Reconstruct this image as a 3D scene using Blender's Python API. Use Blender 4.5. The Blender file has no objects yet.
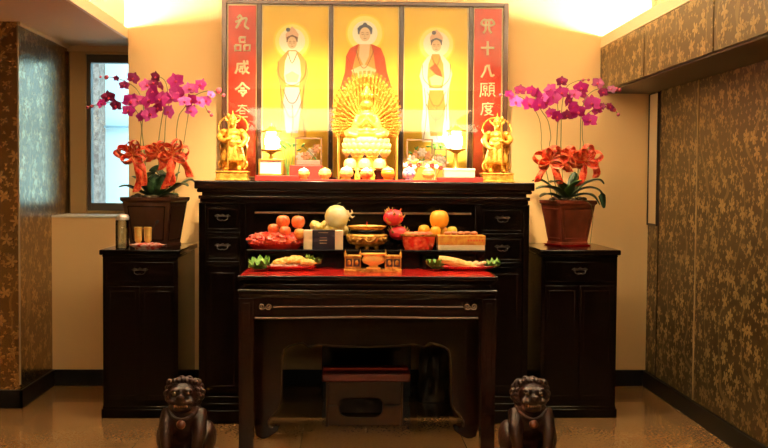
import bpy, bmesh, math, random
from mathutils import Vector, Matrix, Euler, noise
random.seed(7)
C = bpy.context.scene.collection
PI = math.pi

# ------------------------------------------------------------------ camera
F = 1024.6; H = 1.275
_y, _p, _r = map(math.radians, (2.045, 2.33, 0.424))
FW = Vector((math.sin(_y)*math.cos(_p), math.cos(_y)*math.cos(_p), -math.sin(_p)))
_ri = FW.cross(Vector((0, 0, 1))).normalized(); _up = _ri.cross(FW)
RI = _ri*math.cos(_r)+_up*math.sin(_r); UP = -_ri*math.sin(_r)+_up*math.cos(_r)
CAM = Vector((0, 0, H))
cd = bpy.data.cameras.new('camera'); cam = bpy.data.objects.new('camera', cd); C.objects.link(cam)
cd.sensor_width = 36; cd.lens = 36*F/768; cd.clip_start = .05
cam.matrix_world = Matrix(((RI.x, UP.x, -FW.x, 0), (RI.y, UP.y, -FW.y, 0), (RI.z, UP.z, -FW.z, H), (0, 0, 0, 1)))
bpy.context.scene.camera = cam

def P(px, py, Y):
    """point of the place at depth Y (metres from the camera) seen at px, py"""
    d = RI*((px-384)/F)+UP*((224-py)/F)+FW
    return CAM+d*(Y/d.y)
def PX(px, Y, py=200): return P(px, py, Y).x
def PZ(py, Y, px=366): return P(px, py, Y).z

# ------------------------------------------------------------------ materials
def nt(m):
    m.use_nodes = True
    return m.node_tree.nodes, m.node_tree.links, m.node_tree.nodes['Principled BSDF']
def mat(name, col, rough=.5, metal=0, coat=0, bump=0, bscale=60, var=0, vscale=8, emit=None, es=0, col2=None, trans=0, spec=None, ior=None, sss=0):
    m = bpy.data.materials.new(name); N, L, B = nt(m)
    B.inputs['Base Color'].default_value = (*col, 1)
    B.inputs['Roughness'].default_value = rough; B.inputs['Metallic'].default_value = metal
    B.inputs['Coat Weight'].default_value = coat; B.inputs['Coat Roughness'].default_value = .08
    B.inputs['Transmission Weight'].default_value = trans
    if spec is not None: B.inputs['Specular IOR Level'].default_value = spec
    if ior: B.inputs['IOR'].default_value = ior
    if emit: B.inputs['Emission Color'].default_value = (*emit, 1); B.inputs['Emission Strength'].default_value = es
    tc = N.new('ShaderNodeTexCoord')
    if var or col2:
        t = N.new('ShaderNodeTexNoise'); t.inputs['Scale'].default_value = vscale; t.inputs['Detail'].default_value = 4
        L.new(tc.outputs['Object'], t.inputs['Vector'])
        r = N.new('ShaderNodeValToRGB'); L.new(t.outputs['Fac'], r.inputs['Fac'])
        c2 = col2 or tuple(c*(1-var) for c in col)
        r.color_ramp.elements[0].position = .38; r.color_ramp.elements[1].position = .62
        r.color_ramp.elements[0].color = (*c2, 1); r.color_ramp.elements[1].color = (*col, 1)
        L.new(r.outputs['Color'], B.inputs['Base Color'])
    if bump:
        t2 = N.new('ShaderNodeTexNoise'); t2.inputs['Scale'].default_value = bscale; t2.inputs['Detail'].default_value = 5
        L.new(tc.outputs['Object'], t2.inputs['Vector'])
        b = N.new('ShaderNodeBump'); b.inputs['Strength'].default_value = bump; b.inputs['Distance'].default_value = .01
        L.new(t2.outputs['Fac'], b.inputs['Height']); L.new(b.outputs['Normal'], B.inputs['Normal'])
    return m
def emis(name, col, s):
    m = bpy.data.materials.new(name); m.use_nodes = True; N = m.node_tree.nodes; L = m.node_tree.links
    N.clear(); e = N.new('ShaderNodeEmission'); o = N.new('ShaderNodeOutputMaterial')
    e.inputs[0].default_value = (*col, 1); e.inputs[1].default_value = s; L.new(e.outputs[0], o.inputs[0]); return m

def math_node(N, L, op, a, b=None, c=None):
    n = N.new('ShaderNodeMath'); n.operation = op
    for i, v in enumerate((a, b, c)):
        if v is None: continue
        if isinstance(v, (int, float)): n.inputs[i].default_value = v
        else: L.new(v, n.inputs[i])
    return n.outputs[0]
def wallpaper(name, base, leaf, rough=.4, metal=.55):
    m = bpy.data.materials.new(name); N, L, B = nt(m)
    tc = N.new('ShaderNodeTexCoord'); s = N.new('ShaderNodeSeparateXYZ'); L.new(tc.outputs['Object'], s.inputs[0])
    u = math_node(N, L, 'ADD', s.outputs['X'], s.outputs['Y'])
    cb = N.new('ShaderNodeCombineXYZ'); L.new(u, cb.inputs[0]); L.new(s.outputs['Z'], cb.inputs[1])
    fl = None
    for sc, R, petals, off in ((9, .36, 2.5, 0), (15, .32, 2.0, 3.3), (24, .28, 1.5, 8.1)):
        mp = N.new('ShaderNodeVectorMath'); mp.operation = 'MULTIPLY_ADD'; L.new(cb.outputs[0], mp.inputs[0])
        mp.inputs[1].default_value = (sc, sc, 0); mp.inputs[2].default_value = (off, off*1.7, 0)
        v = N.new('ShaderNodeTexVoronoi'); v.voronoi_dimensions = '2D'; v.inputs['Scale'].default_value = 1; v.inputs['Randomness'].default_value = .85
        L.new(mp.outputs[0], v.inputs['Vector'])
        d = N.new('ShaderNodeVectorMath'); d.operation = 'SUBTRACT'; L.new(mp.outputs[0], d.inputs[0]); L.new(v.outputs['Position'], d.inputs[1])
        sp = N.new('ShaderNodeSeparateXYZ'); L.new(d.outputs[0], sp.inputs[0])
        sc2 = N.new('ShaderNodeSeparateColor'); L.new(v.outputs['Color'], sc2.inputs[0])
        a = math_node(N, L, 'ARCTAN2', sp.outputs['Y'], sp.outputs['X'])
        a = math_node(N, L, 'MULTIPLY_ADD', a, petals, math_node(N, L, 'MULTIPLY', sc2.outputs[0], 6.28))
        pet = math_node(N, L, 'ABSOLUTE', math_node(N, L, 'COSINE', a))
        rad = math_node(N, L, 'MULTIPLY', math_node(N, L, 'MULTIPLY_ADD', pet, .8, .2), R)
        rad = math_node(N, L, 'MULTIPLY', rad, math_node(N, L, 'GREATER_THAN', sc2.outputs[1], .28))
        x = math_node(N, L, 'MULTIPLY', math_node(N, L, 'SUBTRACT', rad, v.outputs['Distance']), 14)
        cl = N.new('ShaderNodeClamp'); L.new(x, cl.inputs[0])
        x = cl.outputs[0]
        fl = x if fl is None else math_node(N, L, 'MAXIMUM', fl, math_node(N, L, 'MULTIPLY', x, .75))
    ns = N.new('ShaderNodeTexNoise'); ns.inputs['Scale'].default_value = 3; ns.inputs['Detail'].default_value = 3; L.new(cb.outputs[0], ns.inputs['Vector'])
    w = N.new('ShaderNodeTexWave'); w.inputs['Scale'].default_value = 1.3; w.inputs['Distortion'].default_value = 14; w.inputs['Detail'].default_value = 2; L.new(cb.outputs[0], w.inputs['Vector'])
    vine = math_node(N, L, 'MULTIPLY', math_node(N, L, 'GREATER_THAN', w.outputs['Fac'], .985), .35)
    fl = math_node(N, L, 'MAXIMUM', fl, vine)
    fl = math_node(N, L, 'MULTIPLY', fl, math_node(N, L, 'MULTIPLY_ADD', ns.outputs['Fac'], 1.2, .15))
    mx = N.new('ShaderNodeMix'); mx.data_type = 'RGBA'; L.new(fl, mx.inputs['Factor'])
    mx.inputs['A'].default_value = (*base, 1); mx.inputs['B'].default_value = (*leaf, 1)
    L.new(mx.outputs['Result'], B.inputs['Base Color'])
    B.inputs['Metallic'].default_value = metal
    rr = math_node(N, L, 'MULTIPLY_ADD', fl, -.1, rough); L.new(rr, B.inputs['Roughness'])
    bp = N.new('ShaderNodeBump'); bp.inputs['Strength'].default_value = .35; bp.inputs['Distance'].default_value = .004
    L.new(fl, bp.inputs['Height']); L.new(bp.outputs['Normal'], B.inputs['Normal'])
    return m

W_BLACK = mat('black_lacquer', (.0032, .0016, .0013), .16, spec=.12, var=.5, vscale=4)
W_DARK = mat('dark_rosewood', (.010, .0033, .002), .16, spec=.28, var=.5, vscale=5)
W_RED = mat('red_lacquer_top', (.50, .010, .006), .22, coat=.2)
W_BROWN = mat('frame_brown', (.060, .020, .008), .35, coat=.3)
STOOL = mat('stool_wood', (.05, .018, .006), .3, spec=.25, var=.3, vscale=6)
STOOLTOP = mat('stool_red_top', (.17, .02, .012), .3, coat=.4)
WALL = mat('wall_paint', (.77, .51, .225), .75, bump=.05, bscale=90)
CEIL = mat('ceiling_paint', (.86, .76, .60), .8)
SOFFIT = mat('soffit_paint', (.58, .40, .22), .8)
TRIMC = mat('cream_trim', (.78, .62, .36), .5)
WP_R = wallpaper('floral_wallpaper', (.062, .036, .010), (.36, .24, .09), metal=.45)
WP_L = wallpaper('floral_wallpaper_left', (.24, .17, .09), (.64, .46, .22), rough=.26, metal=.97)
BASEB = mat('black_baseboard', (.004, .0035, .004), .35, spec=.15)
SEAM = mat('seam_dark', (.03, .018, .01), .5)
SEAML = mat('seam_metal', (.45, .33, .18), .35, metal=.5)
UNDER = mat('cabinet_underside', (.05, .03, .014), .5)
WINF = mat('window_frame_brown', (.42, .26, .10), .45)
WIND = mat('window_sash_dark', (.09, .065, .045), .4, metal=.3)
SILL = mat('sill_white', (.78, .72, .62), .4)
GOLD = mat('gold_leaf', (.86, .48, .08), .33, metal=.5, bump=.5, bscale=110, col2=(.50, .22, .02), vscale=55)
GOLDP = mat('gold_plain', (.85, .50, .11), .28, metal=.7)
CREAM = mat('cream_gold', (.84, .64, .24), .4, metal=.1, bump=.2, bscale=120)
BRASS = mat('brass', (.88, .54, .11), .25, metal=.5, bump=.15, bscale=160, col2=(.42, .20, .03), vscale=45)
BRASSD = mat('dull_brass', (.016, .009, .005), .45, metal=.3)
BLACKM = mat('black_matte', (.012, .010, .010), .5)
REDM = mat('red_cloth', (.55, .02, .015), .55)
REDP = mat('red_plate', (.42, .014, .010), .2, coat=.5)
WHITE = mat('white_porcelain', (.85, .82, .75), .2, coat=.5)
CELL = mat('red_cellophane', (.66, .015, .008), .2, coat=.8, bump=1, bscale=38, col2=(.80, .12, .04), vscale=40)
PEACH = mat('apple_skin', (.80, .11, .03), .3, coat=.4, col2=(.88, .30, .08), vscale=22)
ORANGE = mat('orange_skin', (.95, .42, .03), .42, bump=.15, bscale=350)
DRAG = mat('dragonfruit_skin', (.80, .03, .05), .4, coat=.2, var=.3, vscale=18)
DRAGT = mat('dragonfruit_scale', (.80, .25, .08), .45, col2=(.45, .45, .10), vscale=60)
LETT = mat('lettuce', (.07, .20, .015), .45, col2=(.24, .42, .07), vscale=35)
FRIED = mat('fried_roll', (.80, .42, .10), .45, bump=.5, bscale=150, col2=(.90, .62, .22), vscale=60)
YELF = mat('yellow_food', (.90, .46, .05), .4, bump=.6, bscale=120, col2=(.95, .75, .25), vscale=70)
CUTM = mat('cut_meat', (.72, .55, .42), .45, col2=(.50, .18, .10), vscale=70)
POME = mat('pomelo', (.86, .80, .52), .4, coat=.3, bump=.3, bscale=50, col2=(.80, .66, .20), vscale=12)
PURP = mat('black_purple_label', (.010, .006, .016), .3)
BOXY = mat('box_gold_print', (.85, .50, .08), .35, metal=.3, col2=(.72, .26, .04), vscale=45)
BOXC = mat('box_cream', (.86, .76, .52), .5)
MAG = mat('orchid_magenta', (.42, .006, .21), .5, col2=(.28, .003, .11), vscale=60)
MAGD = mat('orchid_dark', (.24, .003, .085), .5, col2=(.15, .002, .05), vscale=60)
PINK = mat('orchid_pink', (.64, .035, .40), .5, col2=(.60, .11, .44), vscale=50)
LIPM = mat('orchid_lip', (.45, .01, .05), .4)
BUD = mat('orchid_bud', (.42, .06, .10), .5)
STEM = mat('orchid_stem', (.14, .15, .04), .5)
LEAF = mat('orchid_leaf', (.018, .055, .015), .3, coat=.3, var=.4, vscale=20)
LEAFG = mat('orchid_leaf_green', (.07, .19, .03), .35, coat=.2)
SOIL = mat('moss_soil', (.06, .035, .015), .9, bump=1, bscale=60)
RIB = mat('red_gold_ribbon', (.72, .010, .004), .4, col2=(.90, .17, .06), vscale=70)
RIBE = mat('gold_ribbon_edge', (.90, .45, .12), .3, metal=.3)
POTW = mat('pot_wood', (.040, .010, .005), .3, coat=.4, var=.4, vscale=9)
POTR = mat('pot_red_wood', (.16, .028, .012), .3, coat=.4, var=.4, vscale=9)
STEEL = mat('steel', (.7, .66, .6), .35, metal=.6)
LIONM = mat('lion_wood', (.026, .006, .003), .36, spec=.3, bump=.25, bscale=90, var=.5, vscale=25)
STONE = mat('lion_stand', (.03, .012, .008), .35, coat=.3)
BAGM = mat('crumpled_bag', (.11, .075, .04), .3, bump=.8, bscale=14, col2=(.03, .02, .012), vscale=10)
PAINTY = mat('painting_gold_ground', (.98, .64, .045), .6, var=.08, vscale=3)
PAINTR = mat('couplet_red', (.80, .048, .012), .55, var=.15, vscale=10)
BORD = mat('cream_border', (.90, .72, .36), .5)
CHARC = mat('couplet_gold_character', (.95, .84, .50), .5)
def flat(n, c): return mat(n, c, .6)
HALO_E = flat('halo_edge', (1, .74, .05)); HALO = flat('halo_pale', (1, .88, .22)); HALO_I = flat('halo_inner', (.93, .89, .66))
SKIN = flat('painted_skin', (.80, .56, .30)); HAIRP = flat('painted_hair', (.09, .10, .14)); ROBER = flat('painted_red_robe', (.66, .07, .012))
ROBEG = flat('painted_gold_robe', (.70, .34, .06)); ROBEW = flat('painted_white_robe', (.86, .80, .62)); ROBEV = flat('painted_lilac_robe', (.50, .44, .52))
LINEP = flat('painted_line', (.30, .10, .03)); ROBEO = flat('painted_ochre_robe', (.55, .26, .04)); CROWN = flat('painted_crown', (.80, .50, .30))
LAMPG = mat('lit_lamp_globe', (.9, .9, .8), .3, emit=(1, .90, .62), es=110)
def glassmat(name, tint=(1, 1, 1), refl=.9):
    m = bpy.data.materials.new(name); m.use_nodes = True; N = m.node_tree.nodes; L = m.node_tree.links; N.clear()
    t = N.new('ShaderNodeBsdfTransparent'); t.inputs[0].default_value = (*tint, 1); g = N.new('ShaderNodeBsdfGlossy'); g.inputs['Roughness'].default_value = .02
    f = N.new('ShaderNodeFresnel'); f.inputs[0].default_value = 1.5; x = N.new('ShaderNodeMixShader'); o = N.new('ShaderNodeOutputMaterial')
    mu = N.new('ShaderNodeMath'); mu.operation = 'MULTIPLY'; mu.inputs[1].default_value = refl
    L.new(f.outputs[0], mu.inputs[0]); L.new(mu.outputs[0], x.inputs[0]); L.new(t.outputs[0], x.inputs[1]); L.new(g.outputs[0], x.inputs[2]); L.new(x.outputs[0], o.inputs[0]); return m
GLASS = glassmat('clear_glass'); GLASSJ = glassmat('jar_glass_grey', (.88, .90, .86), 2.2); GLASSW = glassmat('window_glass', (.9, .97, 1), 1.0); GLASSP = glassmat('picture_glass', (1, 1, 1), 1.3)
def floormat():
    m = bpy.data.materials.new('polished_floor'); N, L, B = nt(m)
    tc = N.new('ShaderNodeTexCoord')
    n1 = N.new('ShaderNodeTexNoise'); n1.inputs['Scale'].default_value = 70; n1.inputs['Detail'].default_value = 6
    n2 = N.new('ShaderNodeTexNoise'); n2.inputs['Scale'].default_value = 2; n2.inputs['Detail'].default_value = 3
    L.new(tc.outputs['Object'], n1.inputs[0]); L.new(tc.outputs['Object'], n2.inputs[0])
    f = math_node(N, L, 'ADD', math_node(N, L, 'MULTIPLY', n1.outputs[0], .6), math_node(N, L, 'MULTIPLY', n2.outputs[0], .4))
    r = N.new('ShaderNodeValToRGB'); r.color_ramp.elements[0].position = .36; r.color_ramp.elements[1].position = .62
    r.color_ramp.elements[0].color = (.275, .150, .057, 1); r.color_ramp.elements[1].color = (.335, .187, .073, 1)
    L.new(f, r.inputs[0])
    br = N.new('ShaderNodeTexBrick'); br.offset = 0; br.inputs['Scale'].default_value = 1; br.inputs['Mortar Size'].default_value = .0022
    br.inputs['Brick Width'].default_value = .8; br.inputs['Row Height'].default_value = .8; br.inputs['Color2'].default_value = (1, 1, 1, 1); br.inputs['Color1'].default_value = (.92, .92, .92, 1); br.inputs['Mortar'].default_value = (.75, .7, .65, 1)
    mp = N.new('ShaderNodeMapping'); mp.inputs['Location'].default_value = (.22, .1, 0); L.new(tc.outputs['Object'], mp.inputs[0]); L.new(mp.outputs[0], br.inputs[0])
    mx = N.new('ShaderNodeMix'); mx.data_type = 'RGBA'; mx.blend_type = 'MULTIPLY'; mx.inputs['Factor'].default_value = 1
    L.new(r.outputs[0], mx.inputs['A']); L.new(br.outputs['Color'], mx.inputs['B']); L.new(mx.outputs['Result'], B.inputs['Base Color'])
    B.inputs['Roughness'].default_value = .16; B.inputs['Coat Weight'].default_value = .3; return m
FLOOR = floormat()
def facade():
    m = emis('neighbour_facade', (.62, .88, .95), 1.5); N = m.node_tree.nodes; L = m.node_tree.links
    return m

# ------------------------------------------------------------------ mesh builder
WL = {}   # world location of objects
class MB:
    def __init__(s): s.v = []; s.f = []
    def add(s, vs, fs):
        b = len(s.v); s.v += [Vector(v) for v in vs]; s.f += [tuple(b+i for i in f) for f in fs]; return s
    def box(s, x0, x1, y0, y1, z0, z1):
        return s.add([(x0, y0, z0), (x1, y0, z0), (x1, y1, z0), (x0, y1, z0), (x0, y0, z1), (x1, y0, z1), (x1, y1, z1), (x0, y1, z1)],
                     [(0, 3, 2, 1), (4, 5, 6, 7), (0, 1, 5, 4), (1, 2, 6, 5), (2, 3, 7, 6), (3, 0, 4, 7)])
    def ell(s, c, r, rot=None, seg=16, rings=10):
        c = Vector(c); r = (r, r, r) if isinstance(r, (int, float)) else r
        R = rot.to_matrix() if rot else Matrix.Identity(3)
        vs = [c+R@Vector((0, 0, r[2]))]
        for i in range(1, rings):
            t = PI*i/rings
            for j in range(seg):
                a = 2*PI*j/seg; vs.append(c+R@Vector((r[0]*math.sin(t)*math.cos(a), r[1]*math.sin(t)*math.sin(a), r[2]*math.cos(t))))
        vs.append(c+R@Vector((0, 0, -r[2]))); n = len(vs)-1; fs = []
        for j in range(seg):
            fs.append((0, 1+j, 1+(j+1) % seg)); fs.append((n, n-seg+(j+1) % seg, n-seg+j))
        for i in range(rings-2):
            for j in range(seg):
                a = 1+i*seg; fs.append((a+j, a+seg+j, a+seg+(j+1) % seg, a+(j+1) % seg))
        return s.add(vs, fs)
    def tube(s, pts, rad, n=8, smooth=0, flat=1):
        pts = [Vector(p) for p in pts]
        if isinstance(rad, (int, float)): rad = [rad]*len(pts)
        if smooth:
            pts, rad = catmull(pts, rad, smooth)
        vs = []; fs = []; up = None
        for i, p in enumerate(pts):
            t = (pts[min(i+1, len(pts)-1)]-pts[max(i-1, 0)]).normalized()
            if up is None: up = Vector((0, 0, 1)) if abs(t.z) < .9 else Vector((1, 0, 0))
            a = t.cross(up)
            if a.length < 1e-5: a = t.orthogonal()
            a.normalize(); b = a.cross(t).normalized(); up = b
            for j in range(n):
                q = 2*PI*j/n; vs.append(p+(a*math.cos(q)+b*math.sin(q)*flat)*rad[i])
        m = len(pts)
        for i in range(m-1):
            for j in range(n): fs.append((i*n+j, i*n+(j+1) % n, (i+1)*n+(j+1) % n, (i+1)*n+j))
        fs.append(tuple(range(n))[::-1]); fs.append(tuple((m-1)*n+j for j in range(n)))
        return s.add(vs, fs)
    def lathe(s, prof, c=(0, 0, 0), n=28, sx=1, sy=1, rot0=0, fn=None):
        c = Vector(c); vs = []; fs = []
        for r, z in prof:
            for j in range(n):
                a = 2*PI*j/n+rot0; k = fn(a, z) if fn else 1
                vs.append(c+Vector((r*k*sx*math.cos(a), r*k*sy*math.sin(a), z)))
        m = len(prof)
        for i in range(m-1):
            for j in range(n): fs.append((i*n+j, i*n+(j+1) % n, (i+1)*n+(j+1) % n, (i+1)*n+j))
        fs.append(tuple(range(n))[::-1]); fs.append(tuple((m-1)*n+j for j in range(n)))
        return s.add(vs, fs)
    def prism(s, poly, y0, y1):
        """poly of (x,z) extruded along Y"""
        n = len(poly); vs = [(x, y0, z) for x, z in poly]+[(x, y1, z) for x, z in poly]
        return s.add(vs, [tuple(range(n))[::-1], tuple(range(n, 2*n))]+[(i, (i+1) % n, n+(i+1) % n, n+i) for i in range(n)])
    def prismx(s, poly, x0, x1):
        n = len(poly); vs = [(x0, y, z) for y, z in poly]+[(x1, y, z) for y, z in poly]
        return s.add(vs, [tuple(range(n))[::-1], tuple(range(n, 2*n))]+[(i, (i+1) % n, n+(i+1) % n, n+i) for i in range(n)])
    def rings(s, secs):
        """stack of closed sections (lists of equal length)"""
        n = len(secs[0]); vs = [p for sec in secs for p in sec]; fs = []
        for i in range(len(secs)-1):
            for j in range(n): fs.append((i*n+j, i*n+(j+1) % n, (i+1)*n+(j+1) % n, (i+1)*n+j))
        fs.append(tuple(range(n))[::-1]); fs.append(tuple((len(secs)-1)*n+j for j in range(n)))
        return s.add(vs, fs)
    def strip(s, pts, wv, w, t=.0008):
        """ribbon along pts; wv width direction(s), w width(s); thin solid"""
        m = len(pts); vs = []; fs = []
        for i, p in enumerate(pts):
            p = Vector(p); d = Vector(wv[i] if isinstance(wv, list) else wv).normalized(); ww = w[i] if isinstance(w, list) else w
            tg = (Vector(pts[min(i+1, m-1)])-Vector(pts[max(i-1, 0)])).normalized(); nn = tg.cross(d).normalized()*t
            vs += [p-d*ww/2+nn, p+d*ww/2+nn, p+d*ww/2-nn, p-d*ww/2-nn]
        for i in range(m-1):
            for j in range(4): fs.append((i*4+j, i*4+(j+1) % 4, i*4+4+(j+1) % 4, i*4+4+j))
        fs.append((0, 3, 2, 1)); fs.append(tuple((m-1)*4+j for j in range(4)))
        return s.add(vs, fs)
    def xf(s, M): s.v = [M@v for v in s.v]; return s
    def build(s, name, m, parent=None, smooth=True, bevel=0, sub=0, remesh=0, ang=40, loc=None):
        me = bpy.data.meshes.new(name)
        off = WL[parent.name] if parent else (Vector(loc) if loc is not None else Vector((0, 0, 0)))
        me.from_pydata([tuple(v-off) for v in s.v], [], s.f)
        bm = bmesh.new(); bm.from_mesh(me); bmesh.ops.recalc_face_normals(bm, faces=bm.faces); bm.to_mesh(me); bm.free()
        me.materials.append(m)
        if smooth: me.shade_smooth(); me.set_sharp_from_angle(angle=math.radians(ang))
        o = bpy.data.objects.new(name, me); C.objects.link(o)
        if parent: o.parent = parent
        else: o.location = off
        WL[o.name] = Vector(off)
        if remesh:
            r = o.modifiers.new('r', 'REMESH'); r.mode = 'VOXEL'; r.voxel_size = remesh; r.use_smooth_shade = True
            q = o.modifiers.new('s', 'SMOOTH'); q.factor = .5; q.iterations = 2
        if bevel:
            b = o.modifiers.new('b', 'BEVEL'); b.width = bevel; b.segments = 2; b.limit_method = 'ANGLE'; b.angle_limit = math.radians(35)
        if sub:
            u = o.modifiers.new('u', 'SUBSURF'); u.levels = sub; u.render_levels = sub
        return o
def catmull(pts, rad, k):
    P_ = []; R_ = []; n = len(pts)
    for i in range(n-1):
        p0, p1, p2, p3 = pts[max(i-1, 0)], pts[i], pts[i+1], pts[min(i+2, n-1)]
        for j in range(k):
            t = j/k
            P_.append(.5*((2*p1)+(p2-p0)*t+(2*p0-5*p1+4*p2-p3)*t*t+(3*p1-p0-3*p2+p3)*t**3)); R_.append(rad[i]*(1-t)+rad[i+1]*t)
    P_.append(pts[-1]); R_.append(rad[-1]); return P_, R_
def smooth_pts(pts, k=6): return catmull([Vector(p) for p in pts], [1]*len(pts), k)[0]
def tag(o, label, cat, group=None, kind=None):
    if label: o['label'] = label
    if cat: o['category'] = cat
    if group: o['group'] = group
    if kind: o['kind'] = kind
    return o
def thing(name, loc, label, cat, group=None, rz=0):
    o = bpy.data.objects.new(name, None); C.objects.link(o); o.location = loc; o.rotation_euler.z = rz
    o.empty_display_size = .05; WL[o.name] = Vector(loc); return tag(o, label, cat, group)
def struct(o): o['kind'] = 'structure'; return o
def copyobj(o, parent=None):
    c = o.copy(); C.objects.link(c)
    if parent: c.parent = parent
    WL[c.name] = Vector(c.location); return c

# ------------------------------------------------------------------ the room
YW = 6.38; YB = -2.5
XL = PX(52.6, YW, 387); XR = PX(645, YW, 386)
YP = YW*(347.5-52.6)/(347.5-20.5)      # the near corner of the papered left wall
XO = -3.2                              # left room limit beyond the pillar
YN = YW+.42                            # window plane
ZS = PZ(38.5, YW, 128); XS = PX(128, YW, 38)
ZC = 2.62
struct(MB().box(XO, XR+.2, YB, YN+.1, -.1, 0).build('floor', FLOOR))
struct(MB().box(XO, XR+.2, YB, YN+.3, ZC, ZC+.1).build('ceiling', CEIL))
XJ = PX(128.5, YW, 120)
ZL = PZ(215.5, YW, 80)
w = MB().box(XJ, XR+.2, YW, YW+.5, 0, ZC)
w.box(XL, XJ, YW, YW+.42, 0, ZL-.012)
struct(w.build('wall_back', WALL))
struct(MB().box(XL, XJ, YW-.006, YN, ZL-.012, ZL).build('trim_1', SILL, bevel=.002))
struct(MB().box(XO, XL, YP, YN+.1, 0, ZS+.02).build('wall_left', WP_L))
struct(MB().box(XL-.004, XL+.004, YP-.004, YP+.004, .13, ZS).build('trim_2', SEAML))
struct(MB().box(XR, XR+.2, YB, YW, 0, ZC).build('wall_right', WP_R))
struct(MB().box(XO-.1, XR+.3, YB-.1, YB, 0, ZC).build('wall_front', mat('dark_panelled_wall', (.10, .06, .035), .6)))
struct(MB().box(XO-.1, XO, YB, YP+.2, 0, ZC).build('wall_side', WALL))
bb = .102
struct(MB().box(XL, XS+.3, YW-.018, YW, 0, bb).box(XS+.3, XR, YW-.018, YW, 0, bb).build('baseboard_back', BASEB, bevel=.003))
struct(MB().prism([(XL+.018, 0), (XL+.018, bb), (XL, bb), (XL, 0)], YP-.018, YW).box(XO, XL+.018, YP-.018, YP, 0, bb).build('baseboard_left', BASEB, bevel=.003))
struct(MB().box(XR-.02, XR, YB, YW, 0, bb).build('baseboard_right', BASEB, bevel=.003))
# left soffit with a lip for the cove light
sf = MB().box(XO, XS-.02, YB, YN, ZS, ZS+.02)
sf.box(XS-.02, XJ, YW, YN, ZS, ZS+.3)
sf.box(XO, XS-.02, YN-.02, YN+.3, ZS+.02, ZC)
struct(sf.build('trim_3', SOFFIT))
ZLIP = PZ(28, YW, 128)
struct(MB().box(XS-.02, XS, YB, YW, ZS, ZLIP).build('trim_4', TRIMC, bevel=.002))
# small crown strip above the window
struct(MB().box(XL, XJ, YN-.05, YN-.0, ZS-.035, ZS).box(XL, XL+.015, YP, YN-.05, ZS-.02, ZS).build('trim_5', SOFFIT))

# window in the niche
wx0 = XL; wx1 = XJ+.25
def WZ(py): return PZ(py, YN, 100)
wf = thing('window_1', (wx0, YN, ZL), None, None); wf['kind'] = 'structure'; del_ = [wf.pop(k, None) for k in ('label', 'category')]
xa = PX(72, YN); xb = PX(88, YN); xc = PX(92, YN)
zt = WZ(52); zt2 = WZ(63); zb = WZ(212); zb2 = WZ(203)
wf_m = MB().box(wx0, xa, YN-.02, YN+.08, ZL, ZS).box(xa, xb, YN-.045, YN+.08, ZL, ZS-.035).box(xb, wx1, YN-.045, YN+.08, WZ(55), ZS-.035).box(xb, wx1, YN-.045, YN+.08, ZL, zb+.01)
wf_m.build('window_frame', WINF, wf, bevel=.004)
sm = MB().box(xb, xc, YN-.02, YN+.05, zb, WZ(55)).box(xc, wx1, YN-.02, YN+.05, WZ(55)-(WZ(55)-zt2), WZ(55)).box(xc, wx1, YN-.02, YN+.05, zb, zb2)
sm.build('window_sash', WIND, wf, bevel=.003)
MB().box(xc, wx1, YN+.01, YN+.016, zb2, zt2).build('window_pane', GLASSW, wf, smooth=False)
struct(MB().box(wx1, wx1+.1, YN-.05, YN+.3, 0, ZC).build('wall_niche', WALL))
# outside: the neighbouring building, its pipe and ledges
YE = YN+2.4
def ex(px): return PX(px, YE, 130)
fac = bpy.data.materials.new('pale_tiles_daylight'); N, L, B = nt(fac)
B.inputs['Base Color'].default_value = (.62, .78, .80, 1); B.inputs['Roughness'].default_value = .8
b = thing('neighbour_building', (-2, YE, -1), 'pale blue-grey tiled building seen outside the window', 'building')
MB().box(-4.6, 1.2, YE, YE+.5, -1, 6).build('facade', fac, b)
MB().box(-4.6, 1.2, YE-.06, YE, PZ(128, YE, 110), PZ(126, YE, 110)).build('ledge', mat('ledge_grey', (.22, .34, .38), .7), b)
MB().box(ex(96.5), ex(105.5), YE-.25, YE, -1, 6).build('pier', mat('brick_pier', (.15, .10, .075), .8, col2=(.30, .23, .18), vscale=30), b)
MB().box(ex(92), ex(93.5), YE-.3, YE-.2, -1, 6).build('drainpipe', mat('pipe_grey', (.1, .2, .26), .6), b)

# right wall: upper cabinets and tall doors
XC = PX(600, YW, 70)
ZCB = PZ(93.5, YW, 600); ZCT = PZ(48, YW, 600); ZCL = PZ(37, YW, 600)
def ydepth(px, X): # depth at which X const appears at px
    lo, hi = 1, 8
    for _ in range(50):
        m_ = (lo+hi)/2
        if PX(px, m_, 200) > X: hi = m_
        else: lo = m_
    return lo
seams = [YW-.002, ydepth(641.5, XC), ydepth(710, XC)]
seams.append(seams[2]-(seams[1]-seams[2])); seams.append(seams[3]-(seams[1]-seams[2]))
names = ['small upper cabinet at the back corner, nearest the altar wall', 'middle upper cabinet papered in gold flowers, between two dark seams', 'near upper cabinet papered in gold flowers, cut by the right edge of the photo', 'upper cabinet nearest the camera, beyond the right edge of the photo']
for i in range(3):
    y1, y0 = seams[i], seams[i+1]
    c = thing('wall_cabinet', (XC, (y0+y1)/2, ZCB), names[i], 'cabinet', 'papered upper cabinets along the right wall')
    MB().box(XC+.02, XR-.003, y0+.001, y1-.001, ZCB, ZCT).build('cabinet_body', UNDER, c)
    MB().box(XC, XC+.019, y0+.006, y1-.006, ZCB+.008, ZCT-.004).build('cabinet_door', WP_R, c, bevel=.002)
struct(MB().box(XC+.02, XR, YB, YW, ZCT, ZCT+.02).box(XC, XC+.02, YB, YW, ZCT, ZCL).build('trim_6', TRIMC))
d_se = [ydepth(697, XR), ydepth(658.5, XR)]
t = MB()
for yy in (d_se[0],): t.box(XR-.006, XR, yy-.004, yy+.004, bb, ZCB)
struct(t.build('trim_7', SEAML))
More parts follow.
